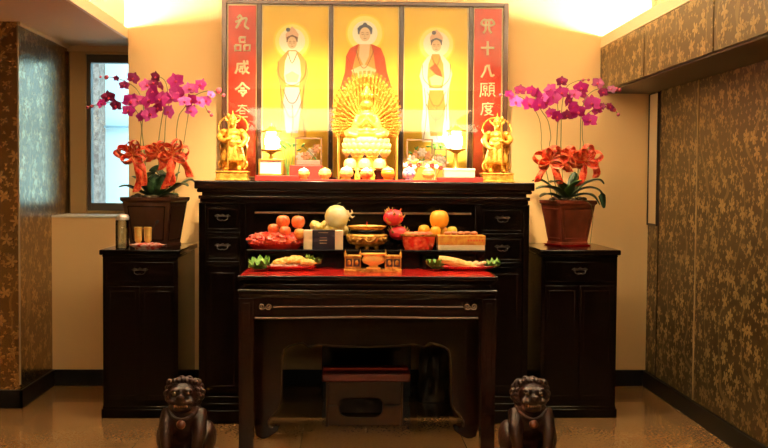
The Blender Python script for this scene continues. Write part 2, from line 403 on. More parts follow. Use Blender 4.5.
struct(MB().box(XR-.004, XR, d_se[1]-.012, d_se[1]-.004, bb, ZCB).build('trim_8', SEAM))
ya, yb_ = ydepth(658, XR), ydepth(649.5, XR)
hp = thing('wall_mirror_strip', (XR, (ya+yb_)/2, 1), 'narrow pale vertical panel on the papered right wall below the upper cabinets', 'wall panel')
MB().box(XR-.008, XR, ya, yb_, PZ(224, (ya+yb_)/2, 653), ZCB-.01).build('panel_face', mat('pale_panel', (.62, .47, .27), .3, metal=.2), hp)
MB().box(XR-.014, XR, ya-.008, ya, PZ(226, ya, 653), ZCB-.005).box(XR-.014, XR, yb_, yb_+.008, PZ(226, ya, 653), ZCB-.005).box(XR-.014, XR, ya, yb_, PZ(226, ya, 653), PZ(224, ya, 653)).build('panel_edge', SEAM, hp)

# ------------------------------------------------------------------ altar
YA = 5.35; YAB = 6.30
def bx(mb, px0, px1, py0, py1, Y, depth, back=None):
    """box whose front face at depth Y covers those pixels"""
    x0 = P(px0, (py0+py1)/2, Y).x; x1 = P(px1, (py0+py1)/2, Y).x; xm = (px0+px1)/2
    mb.box(x0, x1, Y, back if back else Y+depth, P(xm, py1, Y).z, P(xm, py0, Y).z); return mb
alt = thing('altar_cabinet', (P(365, 400, 5.9).x, 5.9, 0), 'long black lacquered altar cabinet against the back wall carrying the gold statues', 'altar')
AX0, AX1 = PX(194, YA, 185), PX(535, YA, 185)
def az(py): return PZ(py, YA, 366)
ZT = az(181.5)
MB().box(AX0, AX1, YA, YAB, az(190), ZT).box(AX0+.012, AX1-.012, YA+.012, YAB-.01, az(193.5), az(190)).build('altar_top', W_DARK, alt, bevel=.006)
ax0, ax1 = AX0+.02, AX1-.022
fr = MB().box(ax0+.015, ax1-.015, YA+.035, YAB-.02, az(197), az(193.5)).box(ax0, ax1, YA+.012, YAB-.02, az(200), az(196.5)).box(ax0+.006, ax1-.006, YA+.03, YAB-.02, az(204), az(200))
fr.build('frieze', W_DARK, alt, bevel=.004)
x_l, x_r = PX(245.5, YA+.04, 230), PX(475, YA+.04, 230)
cz = az(300)
MB().box(x_l, x_r, YA+.05, YAB-.02, cz, az(204)).build('apron', W_BLACK, alt)
MB().box(PX(254, YA), PX(472, YA), YA+.04, YA+.05, az(214.5), az(212.5)).build('apron_moulding', mat('lighter_brown_moulding', (.16, .085, .035), .3, coat=.3), alt, bevel=.002)  # moulding in a lighter brown than the apron around it
def drop_handle(cx, y, z, s, parent):
    m_ = MB(); m_.prism([(cx+s*a, z+s*b_) for a, b_ in ((-1.2, .1), (-.8, .35), (-.3, .22), (0, .42), (.3, .22), (.8, .35), (1.2, .1), (.8, -.12), (0, -.02), (-.8, -.12))], y-.003, y)
    pts = [(cx-s*.75, y-.006, z+s*.1), (cx-s*.7, y-.012, z-s*.35), (cx-s*.25, y-.014, z-s*.55), (cx, y-.014, z-s*.45), (cx+s*.25, y-.014, z-s*.55), (cx+s*.7, y-.012, z-s*.35), (cx+s*.75, y-.006, z+s*.1)]
    m_.tube(pts, .0022, 6, smooth=3)
    return m_.build('handle', BRASSD, parent)
base_z = [(415.5, 411, 0), (411, 407.5, .012), (407.5, 404, .004), (404, 400.5, .014), (400.5, 397, .006)]
for side in (0, 1):
    x0, x1 = (ax0, x_l) if side == 0 else (x_r, ax1)
    pb = MB().box(x0+.01, x1-.004, YA+.05, YAB-.02, 0.02, az(204))
    pb.box(x0, x0+.035, YA+.03, YA+.06, .02, az(204)).box(x1-.03, x1, YA+.03, YA+.06, .02, az(204))
    for pyt in (204, 233, 262.5): pb.box(x0+.03, x1-.03, YA+.032, YA+.06, az(pyt+3.5), az(pyt))
    o_ = pb.build('pedestal', W_BLACK, alt, bevel=.002)
    pl = MB()
    for a, b_, ins in base_z: pl.box(x0-.006+ins, x1+.006-ins, YA+.01+ins, YAB-.01, max(0, az(a)) if a < 415 else 0, az(b_))
    pl.build('plinth', W_BLACK, alt, bevel=.003)
    for (a, b_) in ((208, 232), (237, 261.5)):
        d = MB().box(x0+.037, x1-.033, YA+.036, YA+.052, az(b_), az(a)).build('drawer', W_BLACK, alt, bevel=.002)
        fm = MB(); X0, X1, Z0, Z1 = x0+.045, x1-.041, az(b_)+.008, az(a)-.008
        fm.box(X0, X1, YA+.032, YA+.038, Z1-.004, Z1).box(X0, X1, YA+.032, YA+.038, Z0, Z0+.004).box(X0, X0+.004, YA+.032, YA+.038, Z0, Z1).box(X1-.004, X1, YA+.032, YA+.038, Z0, Z1)
        fm.build('drawer_moulding', W_DARK, d, bevel=.001)
        drop_handle((X0+X1)/2, YA+.035, (Z0+Z1)/2+.012, .036, d)
    d = MB().box(x0+.037, x1-.033, YA+.038, YA+.052, az(395), az(267)).build('door', W_BLACK, alt, bevel=.002)
    fm = MB(); X0, X1, Z0, Z1 = x0+.06, x1-.056, az(388), az(274)
    fm.box(X0, X1, YA+.033, YA+.04, Z1-.005, Z1).box(X0, X1, YA+.033, YA+.04, Z0, Z0+.005).box(X0, X0+.005, YA+.033, YA+.04, Z0, Z1).box(X1-.005, X1, YA+.033, YA+.04, Z0, Z1)
    fm.build('door_moulding', W_DARK, d, bevel=.001)

# side cabinets
def side_cab(px0, px1, label):
    Y = 5.48; x0, x1 = PX(px0, Y, 330), PX(px1, Y, 330); xm = (px0+px1)/2
    zt_ = PZ(250, Y, xm); t_ = thing('side_cabinet', ((x0+x1)/2, Y+.28, 0), label, 'cabinet')
    Yb = Y+.64
    MB().box(x0, x1, Y, Yb, zt_-.028, zt_).box(x0+.012, x1-.012, Y+.012, Yb-.01, zt_-.04, zt_-.028).build('cabinet_top', W_BLACK, t_, bevel=.006)
    MB().box(x0+.014, x1-.014, Y+.022, Yb-.01, .05, zt_-.04).build('cabinet_body', W_BLACK, t_, bevel=.003)
    MB().box(x0+.006, x1-.006, Y+.012, Yb-.005, 0, .05).box(x0+.012, x1-.012, Y+.016, Yb-.005, .05, .065).build('plinth', W_BLACK, t_, bevel=.004)
    dr = MB().box(x0+.035, x1-.035, Y+.012, Y+.024, zt_-.175, zt_-.065).build('drawer', W_BLACK, t_, bevel=.003)
    drop_handle((x0+x1)/2, Y+.012, zt_-.11, .038, dr)
    xm_ = (x0+x1)/2
    for a, b_ in ((x0+.035, xm_-.003), (xm_+.003, x1-.035)):
        dd = MB().box(a, b_, Y+.012, Y+.024, .095, zt_-.195).build('door', W_BLACK, t_, bevel=.003)
        fm = MB(); a2, b2, z2, z3 = a+.02, b_-.02, .12, zt_-.22
        fm.box(a2, b2, Y+.008, Y+.014, z3-.004, z3).box(a2, b2, Y+.008, Y+.014, z2, z2+.004).box(a2, a2+.004, Y+.008, Y+.014, z2, z3).box(b2-.004, b2, Y+.008, Y+.014, z2, z3)
        fm.build('door_moulding', W_DARK, dd, bevel=.001)
    return t_, x0, x1, zt_
scl, lx0, lx1, lz = side_cab(99.2, 180, 'black lacquered side cabinet left of the altar under the orchid by the window')
scr, rx0, rx1, rz = side_cab(539, 620, 'black lacquered side cabinet right of the altar by the papered right wall')

# ------------------------------------------------------------------ offering table in front
YT = 4.72; YTB = 5.356
tb = thing('offering_table', (PX(367, 5.1), 5.2, 0), 'dark wooden offering table with red top standing in front of the altar', 'table')
def tz(py): return PZ(py, YT, 367)
TX0, TX1 = PX(237.5, YT, 276), PX(498, YT, 276); ZTT = tz(276.2)
def slab(mb, ins, z0, z1, taper=0):
    a = TX0+ins; b_ = TX1-ins; y = YT+ins
    mb.rings([[Vector(p) for p in ((a+taper, y+taper, z0), (b_-taper, y+taper, z0), (b_-taper, YTB-taper, z0), (a+taper, YTB-taper, z0))],
              [Vector(p) for p in ((a, y, z1), (b_, y, z1), (b_, YTB, z1), (a, YTB, z1))]]); return mb
MB().box(TX0+.012, TX1-.012, YT+.012, YTB-.004, ZTT-.003, ZTT+.0015).build('table_top', W_RED, tb, smooth=False)
m_ = MB(); slab(m_, 0, tz(280), ZTT-.0); slab(m_, .0, tz(284.5), tz(280), .026); m_.build('table_rim', W_DARK, tb, bevel=.003)
m_ = MB(); slab(m_, .027, tz(289.5), tz(284.5)); slab(m_, .0, tz(294), tz(290), 0); slab(m_, .004, tz(299), tz(294), .008); m_.build('waist', W_DARK, tb, bevel=.005)
zl = tz(299); lw = .066
for (a, b_) in ((TX0+.006, YT+.006), (TX1-.006-lw, YT+.006), (TX0+.006, YTB-.006-lw), (TX1-.006-lw, YTB-.006-lw)):
    m_ = MB().box(a, a+lw, b_, b_+lw, 0, zl)
    m_.box(a+.018, a+lw-.018, b_-.003, b_, .04, zl-.02)
    m_.build('leg', W_DARK, tb, bevel=.006)
for yy in (YT+.02, YTB-.06):
    MB().box(TX0+lw, TX1-lw, yy, yy+.035, tz(319), zl).build('apron', W_DARK, tb, bevel=.004)
for xx in (TX0+.02, TX1-.055):
    MB().box(xx, xx+.035, YT+lw, YTB-lw, tz(319), zl).build('apron', W_DARK, tb, bevel=.004)
# carved scrolls and long beading on the front apron
HL = mat('painted_edge_highlight', (.10, .048, .02), .28, coat=.4)  # lighter brown paints the edge highlight into the beading and scroll colour
m_ = MB().tube([P(273, 307, YT+.015), P(366, 306.4, YT+.015), P(463, 307, YT+.015)], .0035, 6)
m_.tube([P(255, 318, YT+.015), P(300, 318, YT+.013), P(366, 317, YT+.013), P(432, 318, YT+.013), P(478, 318, YT+.015)], .005, 6, smooth=4)
m_.build('beading', HL, tb)
m_ = MB()
for cx, sg in ((265, 1), (471, -1)):
    for q in (0, 1):
        pts = []; m_ = MB()
        for i in range(22):
            a = i*.5; r = 3.4-i*.14
            pts.append(P(cx+sg*(-3+q*6.5)+math.cos(a)*r*sg*(1-2*q), 306.5+math.sin(a)*r, YT+.014))
        m_.tube(pts, .0028, 5); m_.build('scroll_carving', HL, tb)
# nested lower frame with shaped legs
YI = 5.05
def IP(px, py): v = P(px, py, YI); return (v.x, v.z)
Lh = [(253.5, 319), (253.5, 380), (254, 425), (256, 436), (263, 440), (271, 436), (278, 431), (279.5, 426.5), (275.5, 425), (273, 428), (269.5, 427), (268.5, 422), (271, 417.5), (277.5, 411), (281.5, 402), (282, 372), (282, 356), (284, 350), (288.5, 346.5), (296, 344), (302, 343), (305, 344.5), (308, 347), (313, 346), (319, 344.5), (335, 346), (352, 346.5), (366, 347)]
right = [(732.5-x, y) for x, y in Lh[::-1][1:]]
lower = thing('nested_table', (PX(367, 5.1), 5.22, 0), 'lower dark table with carved scroll feet nested inside the legs of the offering table', 'table')
ipoly = [IP(x, y) for x, y in Lh+right]
MB().prism(ipoly, YI, YI+.035).build('front_frame', W_DARK, lower, bevel=.004, smooth=False)
MB().tube([Vector((x, YI-.001, z)) for x, z in [IP(a, b_) for a, b_ in Lh[9:]+right[:-10]]], .0045, 6).build('frame_beading', mat('carved_edge', (.06, .028, .014), .3, coat=.3), lower)
zi = PZ(319, YI)
xi0, xi1 = ipoly[0][0], ipoly[-1][0]
MB().box(xi0, xi1, YI, YTB-.08, zi, zi+.028).build('table_top', W_DARK, lower, bevel=.003)
for k in (0, 1):
    a = xi0 if k == 0 else xi1-.045
    MB().rings([[Vector((a+dx*s_, YTB-.14+dy*s_, z)) for dx, dy in ((0, 0), (.045, 0), (.045, .045), (0, .045))] for z, s_ in ((.0, .9), (.03, 1.1), (.08, .8), (zi, 1.05))]).build('leg', W_DARK, lower, bevel=.004)
    xx = xi0 if k == 0 else xi1-.03
    MB().box(xx, xx+.03, YI+.03, YTB-.1, zi-.12, zi).build('side_apron', W_DARK, lower, bevel=.004)

# stool, chest and bag under the tables
YS = 5.30
st = thing('low_stool', (PX(364, YS), YS+.12, 0), 'low wooden stool with red-brown top and oval hole under the offering table', 'stool')
m_ = bx(MB(), 322, 410.5, 374, 382, YS-.01, .26); m_.build('seat', STOOLTOP, st, bevel=.006)
sx0, sx1 = PX(326, YS, 400), PX(403, YS, 400); zs1 = PZ(382, YS)
cx, cz_, rx_, rz_ = PX(361, YS, 407), PZ(407.5, YS), .112, .054
outer = [(sx0, 0), (sx1, 0), (sx1, zs1), (sx0, zs1)]
hole = []
for i in range(40):
    a = 2*PI*i/40; c_, s_ = math.cos(a), math.sin(a)
    hole.append((cx+rx_*math.copysign(abs(c_)**.5, c_), cz_+rz_*math.copysign(abs(s_)**.6, s_)))
# front board with an oval hole: quads from hole to rectangle border
def border(x, z):
    dx, dz = x-cx, z-cz_; k = []
    if dx > 1e-6: k.append((sx1-.012-cx)/dx)
    if dx < -1e-6: k.append((sx0+.012-cx)/dx)
    if dz > 1e-6: k.append((zs1-cz_)/dz)
    if dz < -1e-6: k.append((.006-cz_)/dz)
    k = min(k); return (cx+dx*k, cz_+dz*k)
vs = []; fs = []
for (x, z) in hole:
    bxx, bzz = border(x, z); vs += [(x, YS+.004, z), (bxx, YS+.004, bzz), (x, YS+.02, z), (bxx, YS+.02, bzz)]
n = len(hole)
for i in range(n):
    a, b_ = i*4, ((i+1) % n)*4
    fs += [(a, b_, b_+1, a+1), (a+2, a+3, b_+3, b_+2), (a, a+2, b_+2, b_), (a+1, b_+1, b_+3, a+3)]
MB().add(vs, fs).build('front_board', STOOL, st, smooth=False)
MB().box(sx0+.01, sx1-.01, YS+.19, YS+.2, .03, zs1).build('back_board', mat('stool_inside', (.05, .025, .012), .6), st)
for a, b_ in ((sx0+.012, cx-.125), (cx+.125, sx1-.012)): MB().box(a, b_, YS-.002, YS+.004, cz_+.006, cz_+.014).build('groove_strip', SEAM, st)
for a in (sx0, sx1-.014): MB().box(a, a+.014, YS, YS+.22, 0, zs1).build('side_board', STOOL, st, bevel=.002)
ch = thing('storage_chest', (PX(366, 5.9), 6.05, 0), 'black chest in the kneehole of the altar behind the low stool', 'chest')
m_ = MB(); cx0, cx1 = PX(322, 5.9, 360), PX(411, 5.9, 360)
m_.box(cx0, cx1, 5.9, 6.2, .03, .42).build('chest_body', W_BLACK, ch, bevel=.004)
MB().box(cx0-.006, cx1+.006, 5.892, 6.206, .42, .45).build('chest_lid', W_BLACK, ch, bevel=.004)
for a in (cx0+.01, cx1-.05): MB().box(a, a+.04, 5.9, 6.18, 0, .03).build('foot', W_BLACK, ch)
m_ = MB()
bc = P(432, 400, 5.95); secs = []
for i in range(14):
    t_ = i/13; z = .002+t_*.40; sec = []
    for j in range(28):
        a = 2*PI*j/28; k = 1-.35*t_**2+.10*math.sin(5*a+6*t_)+.05*math.sin(11*a-4*t_)
        sec.append(Vector((bc.x+.095*k*math.cos(a)+.02*t_, 5.95+.08*k*math.sin(a), z)))
    secs.append(sec)
tag(m_.rings(secs).build('crumpled_bag', BAGM, loc=(bc.x, 5.95, 0)), 'crumpled brown bag standing in the shadow beneath the altar right of the stool', 'bag')

# ------------------------------------------------------------------ framed painting
YF = 6.27
fp = thing('framed_painting', (PX(365, YF), YF, ZT), 'large dark-framed three-figure devotional painting with red couplet panels standing on the altar', 'painting')
def fz(py, px=366): return P(px, py, YF).z
zt_f = (P(223, -1, YF).z+P(507, 4.5, YF).z)/2; zb_f = ZT
def fx(px): return P(px, 60, YF).x
FX = [222, 227, 257, 261.7, 329, 333, 399, 403.5, 468.3, 473, 502.8, 507.7]
FXw = [fx(v) for v in FX]
fr = MB().box(FXw[0], FXw[1], YF-.02, YF+.03, zb_f, zt_f).box(FXw[10], FXw[11], YF-.02, YF+.03, zb_f, zt_f).box(FXw[1], FXw[10], YF-.02, YF+.03, zt_f-.024, zt_f).box(FXw[1], FXw[10], YF-.02, YF+.03, zb_f, zb_f+.02)
fr.build('frame', W_BROWN, fp, bevel=.004)
for a, b_ in ((2, 3), (4, 5), (6, 7), (8, 9)): MB().box(FXw[a], FXw[b_], YF-.018, YF+.02, zb_f+.02, zt_f-.024).build('mullion', W_BROWN, fp, bevel=.004)
MB().box(FXw[1], FXw[10], YF+.02, YF+.03, zb_f+.02, zt_f-.02).build('backing', BLACKM, fp)
pz0, pz1 = zb_f+.02, zt_f-.024
panels = []
for a, b_, mt, nm in ((1, 2, PAINTR, 'couplet_panel'), (3, 4, PAINTY, 'painted_panel'), (5, 6, PAINTY, 'painted_panel'), (7, 8, PAINTY, 'painted_panel'), (9, 10, PAINTR, 'couplet_panel')):
    p_ = MB().box(FXw[a], FXw[b_], YF+.012, YF+.018, pz0, pz1).build(nm, mt, fp, smooth=False)
    w_ = .007; X0, X1 = FXw[a], FXw[b_]
    MB().box(X0, X0+w_, YF+.006, YF+.012, pz0, pz1).box(X1-w_, X1, YF+.006, YF+.012, pz0, pz1).box(X0+w_, X1-w_, YF+.006, YF+.012, pz1-w_, pz1).box(X0+w_, X1-w_, YF+.006, YF+.012, pz0, pz0+w_).build('panel_border', BORD, p_)
    panels.append(p_)
MB().box(FXw[1]+.001, FXw[10]-.001, YF-.026, YF-.022, pz0, pz1).build('glass_sheet', GLASSP, fp, smooth=False)
# paintings: flat painted shapes a hair in front of the panel
def flatpoly(pts, layer, m_, parent, name='painted_shape'):
    q = [P(x, y, YF) for x, y in pts]; q = [(v.x, v.z) for v in q]
    y = YF+.0118-layer*.0006
    return MB().prism(q, y-.0005, y).build(name, m_, parent, smooth=False)
def ring(cx, cy, rx, ry, n=40, a0=0, a1=2*PI): return [(cx+rx*math.cos(a0+(a1-a0)*i/n), cy+ry*math.sin(a0+(a1-a0)*i/n)) for i in range(n)]
def face(cx, cy, r, par, L=6):
    flatpoly(ring(cx, cy, r*.78, r), L, SKIN, par, 'painted_face')
    m_ = MB()
    def ln(pts, t=.0016):
        q = [P(x, y, YF) for x, y in pts]; m_.tube([Vector((v.x, YF+.0118-(L+1)*.0006, v.z)) for v in q], t, 5, smooth=3)
    for s in (-1, 1):
        ln([(cx+s*r*.52, cy-r*.15), (cx+s*r*.32, cy-r*.24), (cx+s*r*.13, cy-r*.13)])
        ln([(cx+s*r*.50, cy+r*.03), (cx+s*r*.3, cy+r*.08), (cx+s*r*.15, cy+r*.03)])
    ln([(cx, cy), (cx-r*.08, cy+r*.33), (cx+r*.06, cy+r*.35)], .0009); ln([(cx-r*.2, cy+r*.58), (cx, cy+r*.63), (cx+r*.2, cy+r*.58)])
    m_.build('painted_features', LINEP, par)
def folds(par, L, lines, m_=LINEP, t=.0020):
    b_ = MB()
    for pts in lines:
        q = [P(x, y, YF) for x, y in pts]; b_.tube([Vector((v.x, YF+.0118-L*.0006, v.z)) for v in q], t, 5, smooth=4)
    b_.build('painted_lines', m_, par)
def standing(cx, hy, par, mirror, kind):
    s = -1 if mirror else 1
    def X(l): return [(cx+s*a, hy+b_) for a, b_ in l]
    flatpoly(ring(cx, hy, 19, 19), 0, HALO_E, par, 'halo'); flatpoly(ring(cx, hy, 17, 17), 1, HALO, par, 'halo'); flatpoly(ring(cx, hy, 13, 13), 2, HALO_I, par, 'halo')
    robe = ROBEG if kind == 0 else ROBEW
    flatpoly(X([(-4, 9), (4, 9), (9, 13), (14, 20), (17, 32), (14, 42), (13, 60), (15, 80), (14, 98), (-12, 98), (-13, 80), (-12, 58), (-13, 42), (-16, 30), (-13, 19), (-8, 13)]), 3, robe, par, 'painted_robe')
    flatpoly(X([(-3, 10), (4, 10), (8, 20), (9, 34), (7, 44), (-6, 44), (-8, 34), (-7, 20)]), 4, ROBEW if kind == 0 else ROBEG, par, 'painted_robe')
    flatpoly(X([(-7, 46), (7, 46), (9, 62), (6, 92), (-6, 92), (-9, 62)]), 4, ROBEV if kind == 0 else ROBEO, par, 'painted_robe')
    if kind: flatpoly(X([(1, 19), (7, 24), (0, 31), (-6, 33), (-4, 26)]), 5, ROBER, par, 'painted_sash')
    flatpoly(X([(-7, 34), (0, 30), (7, 34), (5, 41), (-5, 41)]), 5, SKIN, par, 'painted_hands')
    flatpoly(X([(-6, -2), (-6.5, -7), (-3, -12), (0, -15), (3, -12), (6.5, -7), (6, -2)]), 4, CROWN, par, 'painted_crown')
    flatpoly(X([(-5.5, 1), (-5.6, -4), (0, -6.5), (5.6, -4), (5.5, 1)]), 5, HAIRP if kind else mat('painted_brown_hair', (.16, .06, .03), .6), par, 'painted_hair')
    flatpoly(ring(cx-s*4*(1 if kind == 0 else -.6), hy-11.5, 2.2, 2), 6, HAIRP, par, 'painted_hair_knot')
    face(cx, hy+1.5, 6, par)
    folds(par, 7, [X([(-14, 20), (-13, 34), (-6, 42), (0, 44), (6, 42), (13, 34), (14, 20)]), X([(-9, 48), (-4, 60), (0, 62), (4, 60), (9, 48)]), X([(-10, 60), (-4, 74), (0, 76), (4, 74), (10, 60)]), X([(-12, 44), (-10, 70), (-13, 96)]), X([(12, 44), (10, 70), (13, 96)]), X([(0, 64), (1, 80), (-1, 96)]), X([(-4, 12), (0, 22), (5, 12)])])
standing(292, 41, panels[1], False, 0)
standing(436.5, 44, panels[3], True, 1)
pc = panels[2]
flatpoly(ring(365, 33, 19.5, 19.5), 0, HALO_E, pc, 'halo'); flatpoly(ring(365, 33, 17.5, 17.5), 1, HALO, pc, 'halo'); flatpoly(ring(365, 33, 12.5, 12.5), 2, HALO_I, pc, 'halo')
flatpoly([(358, 44), (372, 44), (381, 48), (385, 58), (387, 72), (392, 88), (384, 100), (348, 100), (340, 88), (345, 72), (346, 56), (350, 48)], 3, ROBER, pc, 'painted_robe')
flatpoly([(359, 44), (371, 44), (374, 56), (376, 72), (372, 90), (352, 90), (352, 70), (356, 54)], 4, ROBEG, pc, 'painted_robe')
flatpoly([(360, 44), (370, 44), (369, 56), (364, 66), (359, 56)], 5, SKIN, pc, 'painted_chest')
flatpoly([(351, 70), (364, 64), (377, 70), (370, 78), (358, 78)], 6, SKIN, pc, 'painted_hands')
flatpoly([(358, 34), (357.5, 28), (360, 25.5), (362.5, 24.5), (364, 22.5), (366, 22.5), (367.5, 24.5), (370, 25.5), (372.5, 28), (372, 34)], 5, HAIRP, pc, 'painted_hair')
face(365, 34, 7, pc)
folds(pc, 8, [[(346, 56), (352, 66), (356, 80)], [(384, 56), (378, 66), (374, 80)], [(356, 50), (360, 64), (364, 68), (368, 64), (374, 50)], [(342, 84), (364, 92), (390, 84)]])
# couplet characters in gold on the red panels
def strokes(lst, cx, cy, s, par, name, t=.0042):
    b_ = MB()
    for pts in lst:
        q = [P(cx+x*s, cy+y*s, YF) for x, y in pts]
        b_.tube([Vector((v.x, YF+.010, v.z)) for v in q], t, 6, smooth=4 if (len(pts) > 2 and pts[0] != pts[-1]) or len(pts) > 6 else 0)
    b_.build(name, CHARC, par)
jiu = [[(-.9, .9), (-.3, -.1), (-.1, -.5), (-.35, -.9), (-.7, -.5)], [(-1, .05), (-.1, -.35), (.55, -.5), (.45, 0), (.35, .6), (.9, 1.0)]]
pin = [[(-.42, -1), (.42, -1), (.38, -.3), (-.38, -.3), (-.42, -1)], [(-1.1, .15), (-.28, .15), (-.3, .95), (-1.05, .95), (-1.1, .15)], [(.28, .15), (1.1, .15), (1.05, .95), (.3, .95), (.28, .15)]]
pin = [[(a, b_) for seg in [q] for a, b_ in seg] for q in pin]
xian = [[(-.8, -.45), (.85, -.5)], [(-.7, -.45), (-.75, .2), (-1, .9)], [(-.4, -.05), (.1, -.08)], [(-.45, .25), (.05, .22), (0, .62), (-.4, .62), (-.45, .25)], [(.2, -.95), (.3, 0), (.55, .6), (.95, .9)], [(.8, -.05), (.4, .5), (-.05, .95)], [(.55, -.9), (.8, -.7)]]
ling = [[(0, -1), (-.4, -.45), (-1, 0)], [(0, -.95), (.45, -.45), (1, -.05)], [(-.3, -.15), (.3, -.15)], [(-.6, .25), (.55, .2), (.2, .6), (-.05, .95)], [(-.25, .4), (.1, .75)]]
si = [[(-.95, -.35), (-.6, -.9), (0, -.85), (.6, -.9), (.95, -.35), (.5, -.1), (0, -.2), (-.5, -.1), (-.95, -.35)], [(-.25, -.8), (-.25, -.2), (-.3, .5), (-.6, 1)], [(.25, -.8), (.2, -.2), (.25, .5), (.55, 1)]]
shi = [[(-.95, -.05), (.95, -.05)], [(0, -1), (0, 1)]]
ba = [[(-.25, -.75), (-.4, 0), (-.9, .9)], [(.1, -.8), (.35, .1), (.55, .7), (.95, .5)], [(-.2, -.75), (.35, -.8)]]
yuan = [[(-.95, -.85), (0, -.85)], [(-.85, -.85), (-.85, .1), (-1, .9)], [(-.5, -.55), (-.1, -.55), (-.1, .1), (-.5, .1), (-.5, -.55)], [(-.5, -.2), (-.1, -.2)], [(-.3, .1), (-.3, .8)], [(-.6, .4), (-.65, .7)], [(-.05, .4), (0, .7)], [(.15, -.9), (.95, -.9)], [(.5, -.9), (.45, -.6)], [(.25, -.6), (.85, -.6), (.85, .4), (.25, .4), (.25, -.6)], [(.25, -.25), (.85, -.25)], [(.25, .08), (.85, .08)], [(.4, .45), (.1, .85)], [(.7, .45), (1, .85)]]
deng = [[(-.7, -.8), (.7, -.8)], [(0, -1), (-.4, -.3), (-1, .1)], [(0, -.6), (.4, -.3), (1, .1)], [(-.4, 0), (.4, 0), (.4, .4), (-.4, .4), (-.4, 0)], [(-.8, .9), (.8, .9)]]
du = [[(-.8, -.8), (.9, -.8)], [(0, -1), (.1, -.8)], [(-.75, -.8), (-.75, .1), (-1, .9)], [(-.5, -.4), (.8, -.4)], [(-.2, -.6), (-.2, -.05), (.45, -.05), (.45, -.6)], [(-.4, .25), (.6, .25), (.1, .7), (-.5, .95)], [(-.3, .3), (.2, .7), (.9, .95)]]
for ch_, yy in ((jiu, 21.5), (pin, 44), (xian, 67), (ling, 89.5)): strokes(ch_, 242.3, yy, 7.2 if ch_ is not pin else 6.8, panels[0], 'gold_character', .0075 if ch_ is not pin else .0085)
for ch_, yy in ((deng, 111),): strokes(ch_, 242.3, yy, 6.6, panels[0], 'gold_character', .0044)
for ch_, yy in ((si, 26), (shi, 48), (ba, 71)): strokes(ch_, 487.8, yy, 7.0, panels[4], 'gold_character', .0075)
strokes(yuan, 487.8, 90, 7.6, panels[4], 'gold_character', .0044)
for ch_, yy in ((du, 109),): strokes(ch_, 487.8, yy, 6.6, panels[4], 'gold_character', .0044)

# ------------------------------------------------------------------ altar-top objects
def sc_(Y): return Y/F
CL_RED = 'long red cloth laid under the small cups on the altar'
cl = MB().box(PX(300, 5.64), PX(437, 5.64), 5.60, 5.86, ZT, ZT+.010).build('altar_cloth', REDM, bevel=.002, loc=(PX(367, 5.7), 5.73, ZT))
tag(cl, CL_RED, 'cloth')
ZK = ZT+.010

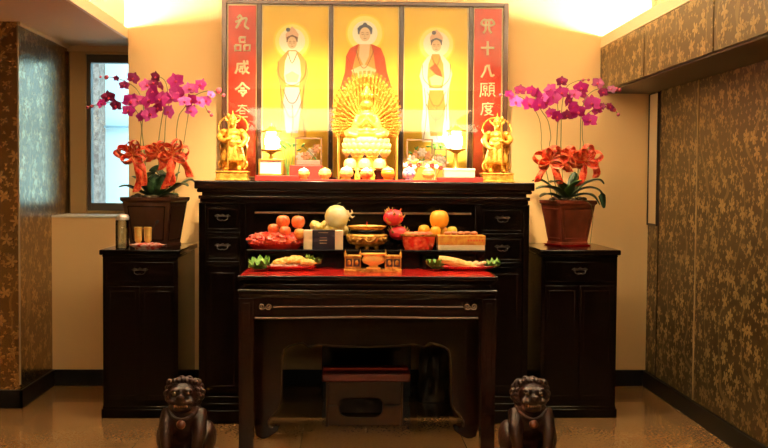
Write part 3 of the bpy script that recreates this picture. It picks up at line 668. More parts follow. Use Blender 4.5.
def guardian(cx, sg, label, label_g):
    Y = 5.93; s = sc_(Y); X0 = PX(cx, Y, 150); g = thing('guardian_statue', (X0, Y, ZT), label, 'statue', label_g)
    def q(x, y, z): return Vector((X0+sg*x, Y+y, ZT+z))
    bw = 16.3*s
    MB().box(X0-bw, X0+bw, Y-.07, Y+.07, ZT, ZT+.012).box(X0-bw+.006, X0+bw-.006, Y-.064, Y+.064, ZT+.012, ZT+.045).box(X0-bw+.001, X0+bw-.001, Y-.068, Y+.068, ZT+.045, ZT+.055).build('base', GOLD, g, bevel=.003)
    b_ = MB(); z0 = .055
    for k in (-1, 1):
        b_.tube([q(k*.034, -.006, z0+.008), q(k*.036, 0, z0+.04), q(k*.03, 0, z0+.08), q(k*.022, 0, z0+.13)], [.015, .017, .021, .026], 10, smooth=3)
        b_.ell(q(k*.038, -.022, z0+.010), (.013, .028, .011))
        b_.tube([q(k*.024, -.006, z0+.045), q(k*.05, 0, z0+.05)], [.02, .012], 8)
    b_.lathe([(.060, z0+.050), (.068, z0+.062), (.066, z0+.085), (.060, z0+.12), (.052, z0+.145), (.040, z0+.165)], (X0, Y, ZT), 28, sy=.75, fn=lambda a, z: 1+.07*math.sin(9*a))
    b_.ell(q(0, -.004, z0+.185), (.046, .036, .036)); b_.ell(q(0, 0, z0+.215), (.052, .036, .030)); b_.lathe([(.058, z0+.155), (.062, z0+.165), (.052, z0+.178)], (X0, Y, ZT), 24, sy=.72, fn=lambda a, z: 1+.09*math.sin(7*a))
    b_.ell(q(0, -.022, z0+.155), (.030, .024, .024))
    b_.tube([q(0, 0, z0+.225), q(0, -.002, z0+.255)], .017, 10)
    b_.ell(q(0, -.004, z0+.268), (.021, .023, .026))
    # raised arm and lowered arm, with fists
    b_.tube([q(-.046, 0, z0+.222), q(-.075, -.012, z0+.195), q(-.052, -.05, z0+.172), q(-.020, -.056, z0+.180)], [.021, .019, .014, .011], 10, smooth=3)
    b_.tube([q(.046, 0, z0+.222), q(.078, -.01, z0+.190), q(.060, -.045, z0+.150), q(.048, -.055, z0+.140)], [.021, .019, .014, .011], 10, smooth=3)
    for hx, hz in ((-.016, .182), (.045, .138)):
        b_.ell(q(hx, -.058, z0+hz), (.011, .010, .012))
        for f in range(4): b_.tube([q(hx-.009+f*.006, -.064, z0+hz+.006), q(hx-.009+f*.006, -.071, z0+hz), q(hx-.009+f*.006, -.064, z0+hz-.007)], .0032, 5)
    # shoulder guards, knee tassels, face
    for k in (-1, 1):
        b_.ell(q(k*.053, 0, z0+.226), (.022, .026, .016), Euler((0, sg*k*.5, 0)))
        b_.tube([q(k*.052, .01, z0+.10), q(k*.064, .0, z0+.06), q(k*.058, -.01, z0+.02)], [.012, .009, .005], 8, smooth=3)
    b_.ell(q(0, -.026, z0+.266), (.004, .006, .006)); b_.ell(q(0, -.022, z0+.254), (.008, .006, .003))
    b_.build('body', GOLD, g, remesh=.0032)
    h = MB().lathe([(.026, z0+.276), (.028, z0+.284), (.024, z0+.292), (.022, z0+.305), (.012, z0+.318), (.004, z0+.330), (.003, z0+.345), (.0005, z0+.35)], (X0, Y, ZT), 20)
    for k in (-1, 1): h.tube([q(k*.022, 0, z0+.282), q(k*.038, .004, z0+.292), q(k*.045, .006, z0+.312)], [.007, .006, .001], 6, smooth=3)
    for i in range(5): a = -.9+i*.45; h.ell(q(math.sin(a)*.026, -math.cos(a)*.026, z0+.294), (.005, .005, .009))
    h.build('helmet', GOLD, g)
    ck = MB(); secs = []
    for i in range(9):
        t2 = i/8; w2 = .050+.026*math.sin(t2*2.4); secs.append([q(w2*math.sin(a2)*(1+.05*math.sin(9*a2)), .012+.030*math.cos(a2*.9)+o2, z0+.235-.225*t2) for a2, o2 in [(-1.5+3*j/12, 0) for j in range(13)]+[(1.5-3*j/12, .005) for j in range(13)]])
    ck.rings(secs).build('cloak', GOLD, g)
    # flying scarf looping behind the head
    pts = [q(.050, .0, z0+.20), q(.083, .02, z0+.245), q(.070, .03, z0+.29), q(.03, .035, z0+.318), q(-.03, .035, z0+.318), q(-.070, .03, z0+.29), q(-.083, .02, z0+.245), q(-.050, .0, z0+.20)]
    sm_ = smooth_pts(pts, 5); f = MB(); f.strip(sm_, Vector((0, 1, .3)), .018, .003)
    for k in (-1, 1):
        pp = smooth_pts([q(k*.055, .015, z0+.19), q(k*.078, .03, z0+.14), q(k*.060, .03, z0+.09), q(k*.080, .02, z0+.04), q(k*.066, .01, z0+.012)], 5)
        f.strip(pp, Vector((.5, 1, 0)), .016, .003)
    f.build('scarf', GOLD, g)
    w_ = MB().tube([q(-.022, -.062, z0+.02), q(-.016, -.062, z0+.30)], .004, 8).ell(q(-.016, -.062, z0+.31), (.010, .008, .016))
    w_.build('weapon', GOLD, g)
    return g
guardian(232.8, 1, 'gold armoured guardian statue at the left end of the altar by the red couplet', 'gold guardian statues')
guardian(497, -1, 'gold armoured guardian statue at the right end of the altar near the right orchid', 'gold guardian statues')

# thousand-armed seated figure
GOLDB = mat('bright_gilt', (.78, .45, .09), .35, metal=.4, bump=.3, bscale=120)
GOLDD = mat('aged_gilt', (.55, .27, .035), .38, metal=.5, bump=.5, bscale=120)
YG = 5.98; sG = sc_(YG); GX = PX(366.5, YG, 140)
gy = thing('seated_deity_statue', (GX, YG, ZT), 'large gold many-armed seated deity statue on a pale lotus in the middle of the altar', 'statue')
def gz(py): return P(366, py, YG).z
def G(px, y, py): v = P(px, py, YG); return Vector((v.x, YG+y, v.z))
cc = G(366.5, .035, 121)
pl = MB(); rp = []
for i in range(61):
    a = -.62+(PI+1.24)*i/60; rp.append((cc.x+math.cos(a)*.186*(1+.015*math.cos(i*PI)), cc.z+math.sin(a)*(.262 if math.sin(a) > 0 else .16)*(1+.015*math.cos(i*PI))))
pl.prism(rp, YG+.055, YG+.066).build('aureole', GOLDD, gy, bevel=.002)
def armmesh():
    m_ = MB(); m_.tube([(0, 0, .12), (.05, -.02, .40), (.055, -.02, .65), (.01, -.03, .90)], [.050, .046, .038, .028], 7, smooth=3)
    m_.ell((.005, -.035, .945), (.042, .022, .05), seg=8, rings=6)
    for f in range(4): m_.tube([(-.024+f*.019, -.035, .97), (-.03+f*.022, -.05, 1.04), (-.02+f*.018, -.075, 1.055)], .0085, 4)
    m_.tube([(.035, -.035, .93), (.065, -.045, .975)], .009, 4)
    return m_
base_arm = None
for rr, n_, yo in ((1.0, 36, .040), (.79, 30, .022), (.58, 22, .004)):
    for i in range(n_):
        a = -.58+(PI+1.16)*(i+.5)/n_
        ca, sa = math.cos(a), math.sin(a); ry = .292 if sa > 0 else .175; rx = .208
        L_ = rr*math.hypot(ca*rx, sa*ry)/1.05
        ang = math.atan2(sa*ry, ca*rx)
        if base_arm is None:
            o = armmesh().build('arm', GOLDD, None); o.parent = gy; base_arm = o
        else: o = copyobj(base_arm, gy)
        o.location = Vector((cc.x, YG+yo, cc.z))-Vector(gy.location); o.rotation_euler = (0, PI/2-ang, 0); sx = -1 if ca < 0 else 1
        o.scale = (sx*.19, .19, L_)
b_ = MB()
b_.ell(G(366.5, -.01, 134), (.095, .060, .026)); b_.ell(G(366.5, 0, 130), (.065, .05, .03))
for k in (-1, 1):
    b_.tube([G(366.5+k*6, .0, 133), G(366.5+k*17.5, -.03, 134), G(366.5+k*8, -.062, 137)], [.036, .030, .022], 12, smooth=4)
    b_.tube([G(366.5+k*7.5, 0, 116), G(366.5+k*11, -.012, 123), G(366.5+k*7, -.05, 126), G(366.5+k*1, -.062, 119.5)], [.022, .018, .014, .009], 10, smooth=4)
    b_.tube([G(366.5+k*8, 0, 118), G(366.5+k*12.5, -.01, 127), G(366.5+k*9, -.05, 131), G(366.5+k*1.5, -.06, 130.5)], [.018, .016, .012, .009], 10, smooth=4)
    b_.tube([G(366.5+k*1, -.064, 121), G(366.5+k*.6, -.066, 115)], [.008, .004], 6)
b_.ell(G(366.5, 0, 122), (.042, .034, .055)); b_.ell(G(366.5, 0, 115.5), (.047, .034, .028))
b_.tube([G(366.5, 0, 113), G(366.5, -.004, 108)], .018, 10); b_.ell(G(366.5, -.008, 104), (.030, .031, .036))
b_.ell(G(366.5, -.04, 104.5), (.005, .007, .008)); b_.ell(G(366.5, -.036, 107), (.010, .006, .003))
for k in (-1, 1): b_.ell(G(366.5+k*5.3, -.002, 105), (.006, .008, .018)); b_.ell(G(366.5+k*2, -.035, 103), (.008, .005, .0035))
b_.build('body', GOLDB, gy, remesh=.004)
cr = MB().lathe([(.031, gz(101)-ZT), (.035, gz(99)-ZT), (.032, gz(96)-ZT), (.026, gz(92)-ZT), (.014, gz(88)-ZT), (.004, gz(85)-ZT), (.001, gz(82)-ZT)], (GX, YG-.006, ZT), 24, fn=lambda a, z: 1+.06*math.sin(8*a))
for i in range(7): a = -1.2+i*.4; cr.ell((GX+math.sin(a)*.034, YG-.006-math.cos(a)*.034, gz(96.5)), (.007, .006, .017))
cr.build('crown', GOLD, gy)
# lotus
lt = MB().lathe([(.118, gz(157)-ZT), (.128, gz(152)-ZT), (.135, gz(146)-ZT), (.125, gz(139)-ZT), (.10, gz(137)-ZT)], (GX, YG, ZT), 48, sy=.6)
for row, (r_, zc, h_, tilt) in enumerate(((.128, 153, .040, .55), (.134, 147, .040, .30), (.126, 141.5, .034, .12))):
    for i in range(22):
        a = 2*PI*(i+.5*(row % 2))/22
        lt.ell((GX+r_*math.cos(a), YG+r_*.6*math.sin(a), gz(zc)), (.021, .009, h_*.6), Euler((tilt, 0, a+PI/2)), 8, 6)
lt.build('lotus_seat', CREAM, gy)
sd = MB().lathe([(.150, 0), (.150, .014), (.140, .018), (.138, .05), (.120, .07), (.112, gz(159)-ZT), (.122, gz(157)-ZT)], (GX, YG, ZT), 48, sy=.62, fn=lambda a, z: 1+.02*math.cos(16*a))
sd.build('stand', GOLD, gy)
for px in (338.5, 397): MB().tube([G(px, .05, 180.5), G(px, .05, 130)], .008, 10).ell(G(px, .05, 129), .012).build('post', GOLDP, gy)

# lit lanterns
def lantern(cx, yr, label):
    Y = 6.1; s = sc_(Y); X = PX(cx, Y, 140); t_ = thing('altar_lantern', (X, Y, ZT), label, 'lantern', 'lit gold lanterns on the altar')
    zg = P(cx, yr+12, Y).z; g = .040
    MB().lathe([(.055, 0), (.055, .012), (.035, .02), (.012, .035), (.010, .07), (.02, .085), (.012, .10), (.012, zg-ZT-.075), (.03, zg-ZT-.062)], (X, Y, ZT), 24).build('stem', GOLDP, t_)
    MB().lathe([(.03, -.062), (.058, -.055), (.062, -.048), (.03, -.042)], (X, Y, zg), 24).build('dish', GOLDP, t_)
    MB().ell((X, Y, zg), (g, g, .040), seg=20, rings=12).build('globe', LAMPG, t_)
    MB().lathe([(.03, .042), (.064, .055), (.066, .062), (.03, .072), (.008, .090), (.001, .11)], (X, Y, zg), 8, rot0=PI/8).build('roof', GOLDP, t_, smooth=False)
    for i in range(4):
        a = PI/4+PI/2*i; MB().tube([(X+.052*math.cos(a), Y+.052*math.sin(a), zg-.05), (X+.052*math.cos(a), Y+.052*math.sin(a), zg+.056)], .003, 6).build('post', GOLDP, t_)
lantern(271.5, 129.5, 'lit gold lantern with white globe behind the white framed card on the altar left')
lantern(456, 129, 'lit gold lantern with white globe behind the cream box on the altar right')

# white framed card on a red box
Y = 5.74; X0, X1 = PX(256, Y, 178), PX(300, Y, 178)
rb = MB().box(X0, X1, Y-.07, Y+.07, ZT, P(278, 175.6, Y).z).build('red_box', REDM, bevel=.003, loc=((X0+X1)/2, Y, ZT)); tag(rb, 'flat red box under the white framed card on the altar left', 'box')
zr = P(278, 175.6, Y).z
cf = thing('framed_card', (PX(270.5, Y), Y, zr), 'small gold-framed white card standing on the flat red box', 'framed card')
xa_, xb_, zt2_ = PX(258.5, Y), PX(283, Y), P(270, 159, Y).z
m_ = MB().box(xa_, xb_, Y-.012, Y, zr, zr+.012).box(xa_, xb_, Y-.012, Y, zt2_-.010, zt2_).box(xa_, xa_+.010, Y-.012, Y, zr, zt2_).box(xb_-.010, xb_, Y-.012, Y, zr, zt2_)
m_.build('card_frame', GOLDP, cf, bevel=.002)
MB().box(xa_+.01, xb_-.01, Y-.006, Y-.001, zr+.012, zt2_-.01).build('card_face', mat('printed_card', (.88, .86, .84), .5, col2=(.66, .70, .80), vscale=22), cf)
MB().prismx([(Y, zr), (Y+.05, zr), (Y, zr+.07)], (xa_+xb_)/2-.01, (xa_+xb_)/2+.01).build('easel_back', BLACKM, cf)

# glass display cases with flowers inside
CASEF = mat('case_frame', (.16, .09, .05), .4)
PETW = mat('white_silk_flower', (.88, .84, .78), .5); PETP = mat('peach_silk_flower', (.85, .45, .25), .5, var=.2); GRN = mat('silk_leaf', (.10, .28, .06), .5)
def case(px0, px1, pyt, pyb, Y, d, label, redbase):
    x0, x1 = PX(px0, Y, 150), PX(px1, Y, 150); zt_, zb_ = P((px0+px1)/2, pyt, Y).z, P((px0+px1)/2, pyb, Y).z
    t_ = thing('display_case', ((x0+x1)/2, Y, ZT), label, 'display case', 'small glass display cases on the altar')
    MB().box(x0-.03*redbase, x1+.006, Y-.01, Y+d+.01, ZT, zb_).build('case_base', REDM if redbase else GOLDP, t_, bevel=.003)
    f = MB(); w_ = .0045
    for (a, b2) in ((x0, x0+w_), (x1-w_, x1)):
        for (c, e) in ((Y, Y+w_), (Y+d-w_, Y+d)): f.box(a, b2, c, e, zb_, zt_)
    for c in (Y, Y+d-w_): f.box(x0, x1, c, c+w_, zt_-w_*1.4, zt_).box(x0, x1, c, c+w_, zb_, zb_+w_)
    for a in (x0, x1-w_): f.box(a, a+w_, Y, Y+d, zt_-w_, zt_).box(a, a+w_, Y, Y+d, zb_, zb_+w_)
    f.build('case_frame', CASEF, t_)
    MB().box(x0+.008, x1-.008, Y+.010, Y+d-.008, zb_, zb_+(zt_-zb_)*.2).build('white_lining', WHITE, t_, bevel=.004)
    MB().box(x0+w_, x1-w_, Y+.001, Y+.003, zb_, zt_-w_).build('case_glass', GLASS, t_, smooth=False)
    random.seed(int(px0)); cxm = (x0+x1)/2; H_ = zt_-zb_
    for k in range(4):
        fl = MB(); c = Vector((cxm+(k-1.5)*(x1-x0)*.2, Y+d/2+random.uniform(-.01, .01), zb_+H_*random.uniform(.2, .62)))
        for i in range(6):
            a = 2*PI*i/6; fl.ell(c+Vector((math.cos(a)*.015, -.004, math.sin(a)*.015)), (.014, .004, .009), Euler((0, -a, 0)), 8, 6)
        fl.tube([c, (c.x, Y+d/2, zb_)], .0015, 4)
        fl.build('silk_flower', (PETW, PETP, PETW, PETP)[k], t_)
    lf = MB()
    for i in range(7): lf.ell((cxm+random.uniform(-.4, .4)*(x1-x0), Y+d/2, zb_+random.uniform(.05, .8)*H_), (.014, .004, .006), Euler((0, random.uniform(-1, 1), 0)), 8, 6)
    lf.tube([(cxm-.03, Y+d/2, zb_+H_*.7), (cxm+.03, Y+d/2, zb_+H_*.35), (cxm, Y+d/2, zb_)], .002, 4)
    lf.build('silk_leaves', GRN, t_)
    return t_
case(295, 321.5, 137.5, 165.5, 5.92, .07, 'square glass display case with silk flowers on a red base left of the deity', 1)
case(407, 433, 139, 166, 5.92, .07, 'square glass display case with silk flowers right of the deity', 0)
case(434, 447, 149, 168, 6.0, .05, 'narrow small display case beside the right lantern', 0)
# white cloth folds under left case are a pale plinth strip
# green sprig and peach ornament
def sprig(cx, cy, Y, label, nred):
    c = P(cx, cy, Y); t_ = thing('flower_sprig', (c.x, Y, ZT), label, 'flowers')
    random.seed(int(cx)); m_ = MB()
    for i in range(9):
        a = random.uniform(-1.2, 1.2); p_ = c+Vector((random.uniform(-.05, .05), random.uniform(-.012, .012), random.uniform(-.008, .022)))
        m_.ell(p_, (.018, .005, .008), Euler((0, a, 0)), 8, 6); m_.tube([p_, (c.x, Y, ZT)], .0015, 4)
    m_.build('leaves', GRN if nred < 3 else mat('pale_green_leaf', (.32, .55, .12), .5), t_)
    for i in range(nred):
        p_ = c+Vector((-.05+.1*(i+.5)/nred, -.014, random.uniform(-.015, .01))); b2 = MB()
        for k in range(5): a = 2*PI*k/5; b2.ell(p_+Vector((math.cos(a)*.008, 0, math.sin(a)*.008)), (.008, .005, .006), None, 8, 6)
        b2.tube([p_, (c.x, Y, ZT)], .0012, 4)
        b2.build('blossom', REDM if i % 2 else PETW, t_)
sprig(289, 145.5, 6.05, 'green sprig standing between the left lantern and the left display case', 0)
sprig(412, 165, 5.80, 'red and white silk flowers with pale leaves behind the blue and white cup', 4)
sprig(434, 166, 5.80, 'red and white silk flowers with pale leaves behind the round gold jar on the right', 4)
sprig(440, 147, 6.12, 'dark green sprig above the narrow display case', 0)

# cups and jars in a row at the altar front
GOLDJ = mat('glazed_gold', (.92, .70, .22), .3, coat=.4, col2=(.80, .50, .10), vscale=50)
SILV = mat('pale_silver', (.86, .87, .84), .25, coat=.4); BLUEW = mat('blue_white_porcelain', (.85, .86, .88), .25, coat=.5, col2=(.06, .12, .50), vscale=55)
REDG = mat('red_gold_enamel', (.75, .08, .02), .3, coat=.4, col2=(.9, .55, .12), vscale=45)
def jar(cx, w, yt, ybm, bodym, lidm, label, nm='lidded_cup', Y=5.68, group='lidded cups and jars along the altar front'):
    X = PX(cx, Y, 174); r = w/2*sc_(Y); z = ZK if 300 < cx < 437 else ZT; h_ = P(cx, yt, Y).z-z
    t_ = thing(nm, (X, Y, z), label, 'cup' if nm != 'round_jar' else 'jar', group)
    MB().lathe([(r*.62, 0), (r*.66, h_*.06), (r*.45, h_*.12), (r*.85, h_*.25), (r, h_*.42), (r*.98, h_*.55), (r*.82, h_*.66)], (X, Y, z), 24).build('cup_body', bodym, t_)
    MB().lathe([(r*.86, h_*.66), (r*.88, h_*.70), (r*.6, h_*.84), (r*.2, h_*.90), (r*.14, h_*.94), (r*.16, h_*.98), (r*.02, h_)], (X, Y, z), 24).build('lid', lidm, t_)
jar(304, 11.5, 167, 180, GOLDJ, SILV, 'silver-lidded cup on gold feet in front of the left display case')
jar(325, 13, 167, 180, GOLDJ, CREAM, 'round gold jar left of the three centre cups', 'round_jar')
jar(346.5, 14, 165.5, 180, GOLDJ, SILV, 'leftmost gold cup with a silver lid below the lotus')
jar(366.5, 13.5, 167, 180, REDG, SILV, 'red and gold enamel cup in the middle below the lotus')
jar(388, 14, 166, 180, mat('amber_gold', (.9, .45, .05), .25, metal=.4), CREAM, 'amber gold cup with cream lid right below the lotus')
jar(409, 13.5, 166, 180, BLUEW, BLUEW, 'blue and white porcelain cup right of the centre cups')
jar(428.5, 13, 167, 180, GOLDJ, CREAM, 'round gold jar left of the cream box', 'round_jar')
for k, cx in enumerate((350, 364.7, 379.5)):
    Y = 5.80; X = PX(cx, Y, 160); z = ZT+.010; zt_ = P(cx, 153, Y).z; h_ = zt_-z
    t_ = thing('water_cup', (X, Y, z), ['left', 'middle', 'right'][k]+' one of the three cream water cups with dark finials under the lotus', 'cup', 'cream water cups under the lotus')
    MB().lathe([(.026, 0), (.026, h_*.2), (.032, h_*.25), (.034, h_*.36)], (X, Y, z), 20).build('pedestal', W_DARK, t_)
    MB().lathe([(.018, h_*.36), (.034, h_*.44), (.036, h_*.60), (.028, h_*.74), (.012, h_*.80)], (X, Y, z), 20).build('cup_body', CREAM, t_)
    MB().lathe([(.010, h_*.80), (.013, h_*.86), (.005, h_*.92), (.001, h_)], (X, Y, z), 12).build('finial', W_DARK, t_)
# cream box on red tray, right
Y = 5.74
X0, X1 = PX(437, Y, 178), PX(482, Y, 178); zr = P(460, 177.5, Y).z
tag(MB().box(X0, X1, Y-.06, Y+.07, ZT, zr).build('red_tray', REDM, bevel=.003, loc=((X0+X1)/2, Y, ZT)), 'flat red tray under the cream box on the altar right', 'tray')
X0, X1 = PX(443.5, Y, 172), PX(474, Y, 172); zt_ = P(460, 168.5, Y).z
t_ = thing('cream_box', ((X0+X1)/2, Y, zr), 'low cream cardboard box on the flat red tray', 'box')
MB().box(X0, X1, Y-.045, Y+.05, zr, zt_-.012).build('box_body', BOXC, t_, bevel=.002)
MB().box(X0-.002, X1+.002, Y-.047, Y+.052, zt_-.014, zt_).build('box_lid', mat('box_lid_cream', (.92, .84, .60), .5), t_, bevel=.002)

# ------------------------------------------------------------------ offerings on the table
YR = 5.08; ZR = .938
def tzp(px, py): # depth on the table plane
    lo, hi = 4.5, 5.9
    for _ in range(40):
        m2 = (lo+hi)/2
        if P(px, py, m2).z < ZTT: hi = m2   # further down means too far
        else: lo = m2
    return lo
rs = thing('offering_rack', (PX(367, YR), YR+.12, ZTT), 'long low black rack across the back of the red table carrying the fruit', 'rack')
RX0, RX1 = PX(247, YR, 250), PX(486, YR, 250)
MB().box(RX0, RX1, YR, 5.325, ZR-.018, ZR).build('rack_top', W_BLACK, rs, bevel=.003)
for i in range(5):
    xx = RX0+.012+(RX1-RX0-.044)*i/4
    for yy in (YR+.012, 5.29): MB().box(xx, xx+.02, yy, yy+.02, ZTT+.0015, ZR-.018).build('leg', W_BLACK, rs, bevel=.002)
MB().box(RX0+.03, RX1-.03, YR+.10, YR+.11, ZTT+.003, ZR-.018).build('rack_panel', W_BLACK, rs)

def lump(m_, c, r, seed, amp=.18, freq=9, seg=28, rings=18, floor=None):
    """bumpy ellipsoid"""
    k = MB(); k.ell((0, 0, 0), (1, 1, 1), seg=seg, rings=rings); c = Vector(c)
    for i, v in enumerate(k.v):
        n_ = noise.noise(v*freq*.3+Vector((seed, seed*2, 0)))+.5*noise.noise(v*freq*.7+Vector((0, seed, 5)))
        v = v*(1+amp*n_); p_ = c+Vector((v.x*r[0], v.y*r[1], v.z*r[2]))
        if floor is not None: p_.z = max(p_.z, floor)
        k.v[i] = p_
    m_.add(k.v, k.f); return m_
Yr = 5.20
X0, X1 = PX(247, Yr, 240), PX(304, Yr, 240); xm_ = (X0+X1)/2
t_ = thing('wrapped_fruit_tray', (xm_, Yr, ZR), 'red cellophane-wrapped tray under the red apples on the left of the rack', 'tray')
MB().lathe([(.120, 0), (.132, .010), (.142, .024), (.136, .024), (.12, .012)], (xm_, Yr, ZR), 36, sy=.78).build('tray', REDP, t_)
zt_ = P(275, 231, Yr).z
m_ = MB()
for i in range(22):
    a = i*2.4; k = ((i+.5)/22)**.5
    lump(m_, (xm_+math.cos(a)*.118*k, Yr+math.sin(a)*.070*k-.01, ZR+.038+.022*(1-k)), (.036, .030, .028), i*3.1, .5, 16, 18, 12, floor=ZR+.012)
m_.build('red_packets', CELL, t_)
def apple(c, r, m, nm, label, cat, group, stem=True, squash=.92):
    X, Y, Z = c; t_ = thing(nm, c, label, cat, group)
    pf = [(r*.12, -r*squash*.88), (r*.45, -r*squash*.95), (r*.8, -r*squash*.66), (r*.98, -r*squash*.15), (r*.97, r*squash*.3), (r*.75, r*squash*.78), (r*.4, r*squash*.95), (r*.12, r*squash*.84), (r*.01, r*squash*.74)]
    MB().lathe(pf, c, 24).build('fruit_body', m, t_, ang=80)
    if stem: MB().tube([(X, Y, Z+r*squash*.7), (X+.002, Y, Z+r*squash*1.12)], .0018, 5).build('stem', STEM, t_)
    return t_
s = sc_(Yr); G1 = 'red apples heaped on the left tray'
for px, py, r, dy, lb in ((283, 221.5, 7.0, 0, 'red apple on top of the left heap, on its left side'), (298.2, 222, 7.0, .005, 'red apple on top of the left heap, beside the white box'),
                          (273.5, 229, 5.8, -.01, 'leftmost red apple of the lower row on the left tray'), (285, 231.5, 6.0, -.035, 'middle red apple of the lower row on the left tray'), (299.5, 233.5, 5.6, -.03, 'yellow-red apple against the white box, lower row of the left tray')):
    v = P(px, py, Yr+dy); apple((v.x, Yr+dy, v.z), r*s, PEACH if 'yellow' not in lb else mat('yellow_red_apple', (.9, .42, .08), .35, coat=.2, col2=(.82, .2, .06), vscale=16), 'apple', lb, 'apple', G1)
# white box with dark label
Yb = 5.10; X0, X1 = PX(303.5, Yb, 240), PX(343, Yb, 240); zt_ = P(323, 230.5, Yb).z
t_ = thing('offering_box', ((X0+X1)/2, Yb, ZR), 'cream box with a black centre label on the rack left of the incense burner', 'box')
MB().box(X0, X1, Yb, Yb+.09, ZR, zt_).build('box_body', BOXC, t_, bevel=.002)
MB().box(X0+.044, X1-.040, Yb-.0015, Yb+.091, ZR-.0, zt_+.0015).build('label_band', PURP, t_)
xm_ = (X0+X1)/2
m_ = MB()
for i in range(3): m_.box(xm_-.018, xm_+.018, Yb-.003, Yb-.0015, ZR+.03+i*.014, ZR+.034+i*.014)
m_.box(xm_-.024, xm_+.024, Yb-.003, Yb-.0015, zt_-.012, zt_-.009)
m_.build('label_print', mat('label_gold_print', (.35, .25, .14), .5), t_)
# footed dishes behind
def dish(px0, px1, z, Y, label, m=W_DARK, nm='footed_dish'):
    a, b2 = PX(px0, Y, 235), PX(px1, Y, 235); X = (a+b2)/2; r = (b2-a)/2; h_ = z-ZR
    t_ = thing(nm, (X, Y, ZR), label, 'dish')
    MB().lathe([(r*.55, 0), (r*.55, .006), (r*.25, .012), (r*.22, h_*.5), (r*.5, h_*.66), (r*.9, h_*.82), (r, h_), (r*.95, h_), (r*.5, h_*.78), (.001, h_*.74)], (X, Y, ZR), 32, sy=min(1, .062/r)).build('dish_bowl', m, t_); return t_
Yd = 5.255
zd = P(331, 233, Yd).z
dish(312, 343, zd, Yd, 'footed dish holding the yellow fruit slices behind the cream and black box', BRASS)
m_ = MB(); xm_ = PX(329.5, Yd)
for i in range(16):
    a = 2*PI*i/16; k = .7 if i % 2 else 1
    lump(m_, (xm_+math.cos(a)*.074*k, Yd+math.sin(a)*.035*k, zd+.014+.012*(i % 3)), (.026, .020, .026), i*2.2, .2, 10, 12, 8)
m_.ell((xm_, Yd, zd+.015), (.06, .036, .03))
tag(m_.build('yellow_fruit_slices', mat('yellow_slices', (.88, .62, .10), .4, coat=.2, col2=(.9, .78, .35), vscale=50), loc=(xm_, Yd, zd)), 'yellow fruit slices heaped on the dish under the pale pomelo', 'fruit slices', kind='stuff')
v = P(336.5, 216.5, Yd-.02)
t_ = thing('pomelo', (v.x, v.y, v.z), 'large pale yellow pomelo on top of the yellow slices', 'pomelo')
MB().lathe([(.012, -.056), (.040, -.048), (.058, -.022), (.060, .004), (.052, .030), (.034, .050), (.012, .058), (.001, .058)], (v.x, v.y, v.z), 28).build('fruit_body', POME, t_, ang=80)
MB().tube([(v.x, v.y, v.z+.055), (v.x+.01, v.y, v.z+.068), (v.x+.022, v.y, v.z+.07)], .003, 6).build('stem', STEM, t_)
v = P(349, 215, Yd+.03); m_ = MB()
for i in range(5): a = 2*PI*i/5+.6; m_.tube([v, v+Vector((math.cos(a)*.022, 0, math.sin(a)*.022)), v+Vector((math.cos(a+.5)*.030, 0, math.sin(a+.5)*.03))], [.007, .006, .002], 6)
m_.tube([v, (v.x-.02, v.y, zd+.03)], .004, 6)
tag(m_.build('cream_ribbon_rosette', mat('cream_ribbon', (.75, .62, .36), .5), loc=v), 'small cream ribbon rosette peeking out right behind the pomelo', 'rosette')
# dragon fruits
def dragon(px, py, rx, rz_, Y, label, seed):
    v = P(px, py, Y); s_ = sc_(Y); a_, c_ = rx*s_, rz_*s_
    t_ = thing('dragon_fruit', (v.x, v.y, v.z), label, 'dragon fruit', 'dragon fruits beside the burner'); m_ = MB(); lump(m_, v, (a_, a_*.9, c_), seed, .06, 6)
    m_.build('fruit_body', DRAG, t_, ang=80); random.seed(seed)
    for i in range(22):
        th = random.uniform(0, 2*PI); ph = random.uniform(-.9, 1.2)
        d = Vector((math.cos(th)*math.cos(ph), math.sin(th)*math.cos(ph), math.sin(ph))); p_ = v+Vector((d.x*a_*.96, d.y*a_*.86, d.z*c_*.96))
        tip = p_+Vector((d.x*.5, d.y*.5, d.z*.3+.8)).normalized()*.020
        MB().tube([p_, (p_+tip)/2+d*.004, tip], [.0085, .006, .001], 6, flat=.4).build('scale', DRAGT, t_)
zb_ = P(396, 240, Yd).z
dish(389.5, 409, zb_, Yd, 'footed dark dish under the two dragon fruits', W_DARK)
dragon(393.5, 217.5, 10, 8.2, Yd-.01, 'upper red dragon fruit right of the incense burner', 3)
dragon(398.5, 233, 9.5, 7, Yd-.01, 'lower red dragon fruit right of the incense burner', 8)
# cellophane bowl
Yc = 5.145; a_, b2 = PX(400, Yc, 240), PX(437, Yc, 240); X = (a_+b2)/2; r = (b2-a_)/2
t_ = thing('wrapped_bowl', (X, Yc, ZR), 'gilt-rimmed bowl of red wrapped sweets between the dragon fruit and the gold box', 'bowl')
m_ = MB().lathe([(r*.75, .0), (r*.82, .014), (r*.88, .04), (r*.92, .066)], (X, Yc, ZR), 36, sy=.58, fn=lambda a, z: 1+.02*math.sin(13*a)); m_.build('bowl_body', CELL, t_)
MB().lathe([(r*.90, .066), (r*.99, .070), (r*1.0, .078), (r*.9, .078), (r*.88, .07)], (X, Yc, ZR), 36, sy=.58).build('rim', BRASS, t_)
m_ = MB()
for i in range(12): a = i*2.4; k = (i/12)**.5; lump(m_, (X+math.cos(a)*r*.7*k, Yc+math.sin(a)*r*.38*k, ZR+.078), (.022, .02, .012), i, .3, 10, 12, 8)
m_.build('sweets', mat('sweet_wrappers', (.62, .05, .03), .3, coat=.4, col2=(.75, .35, .12), vscale=50), t_)
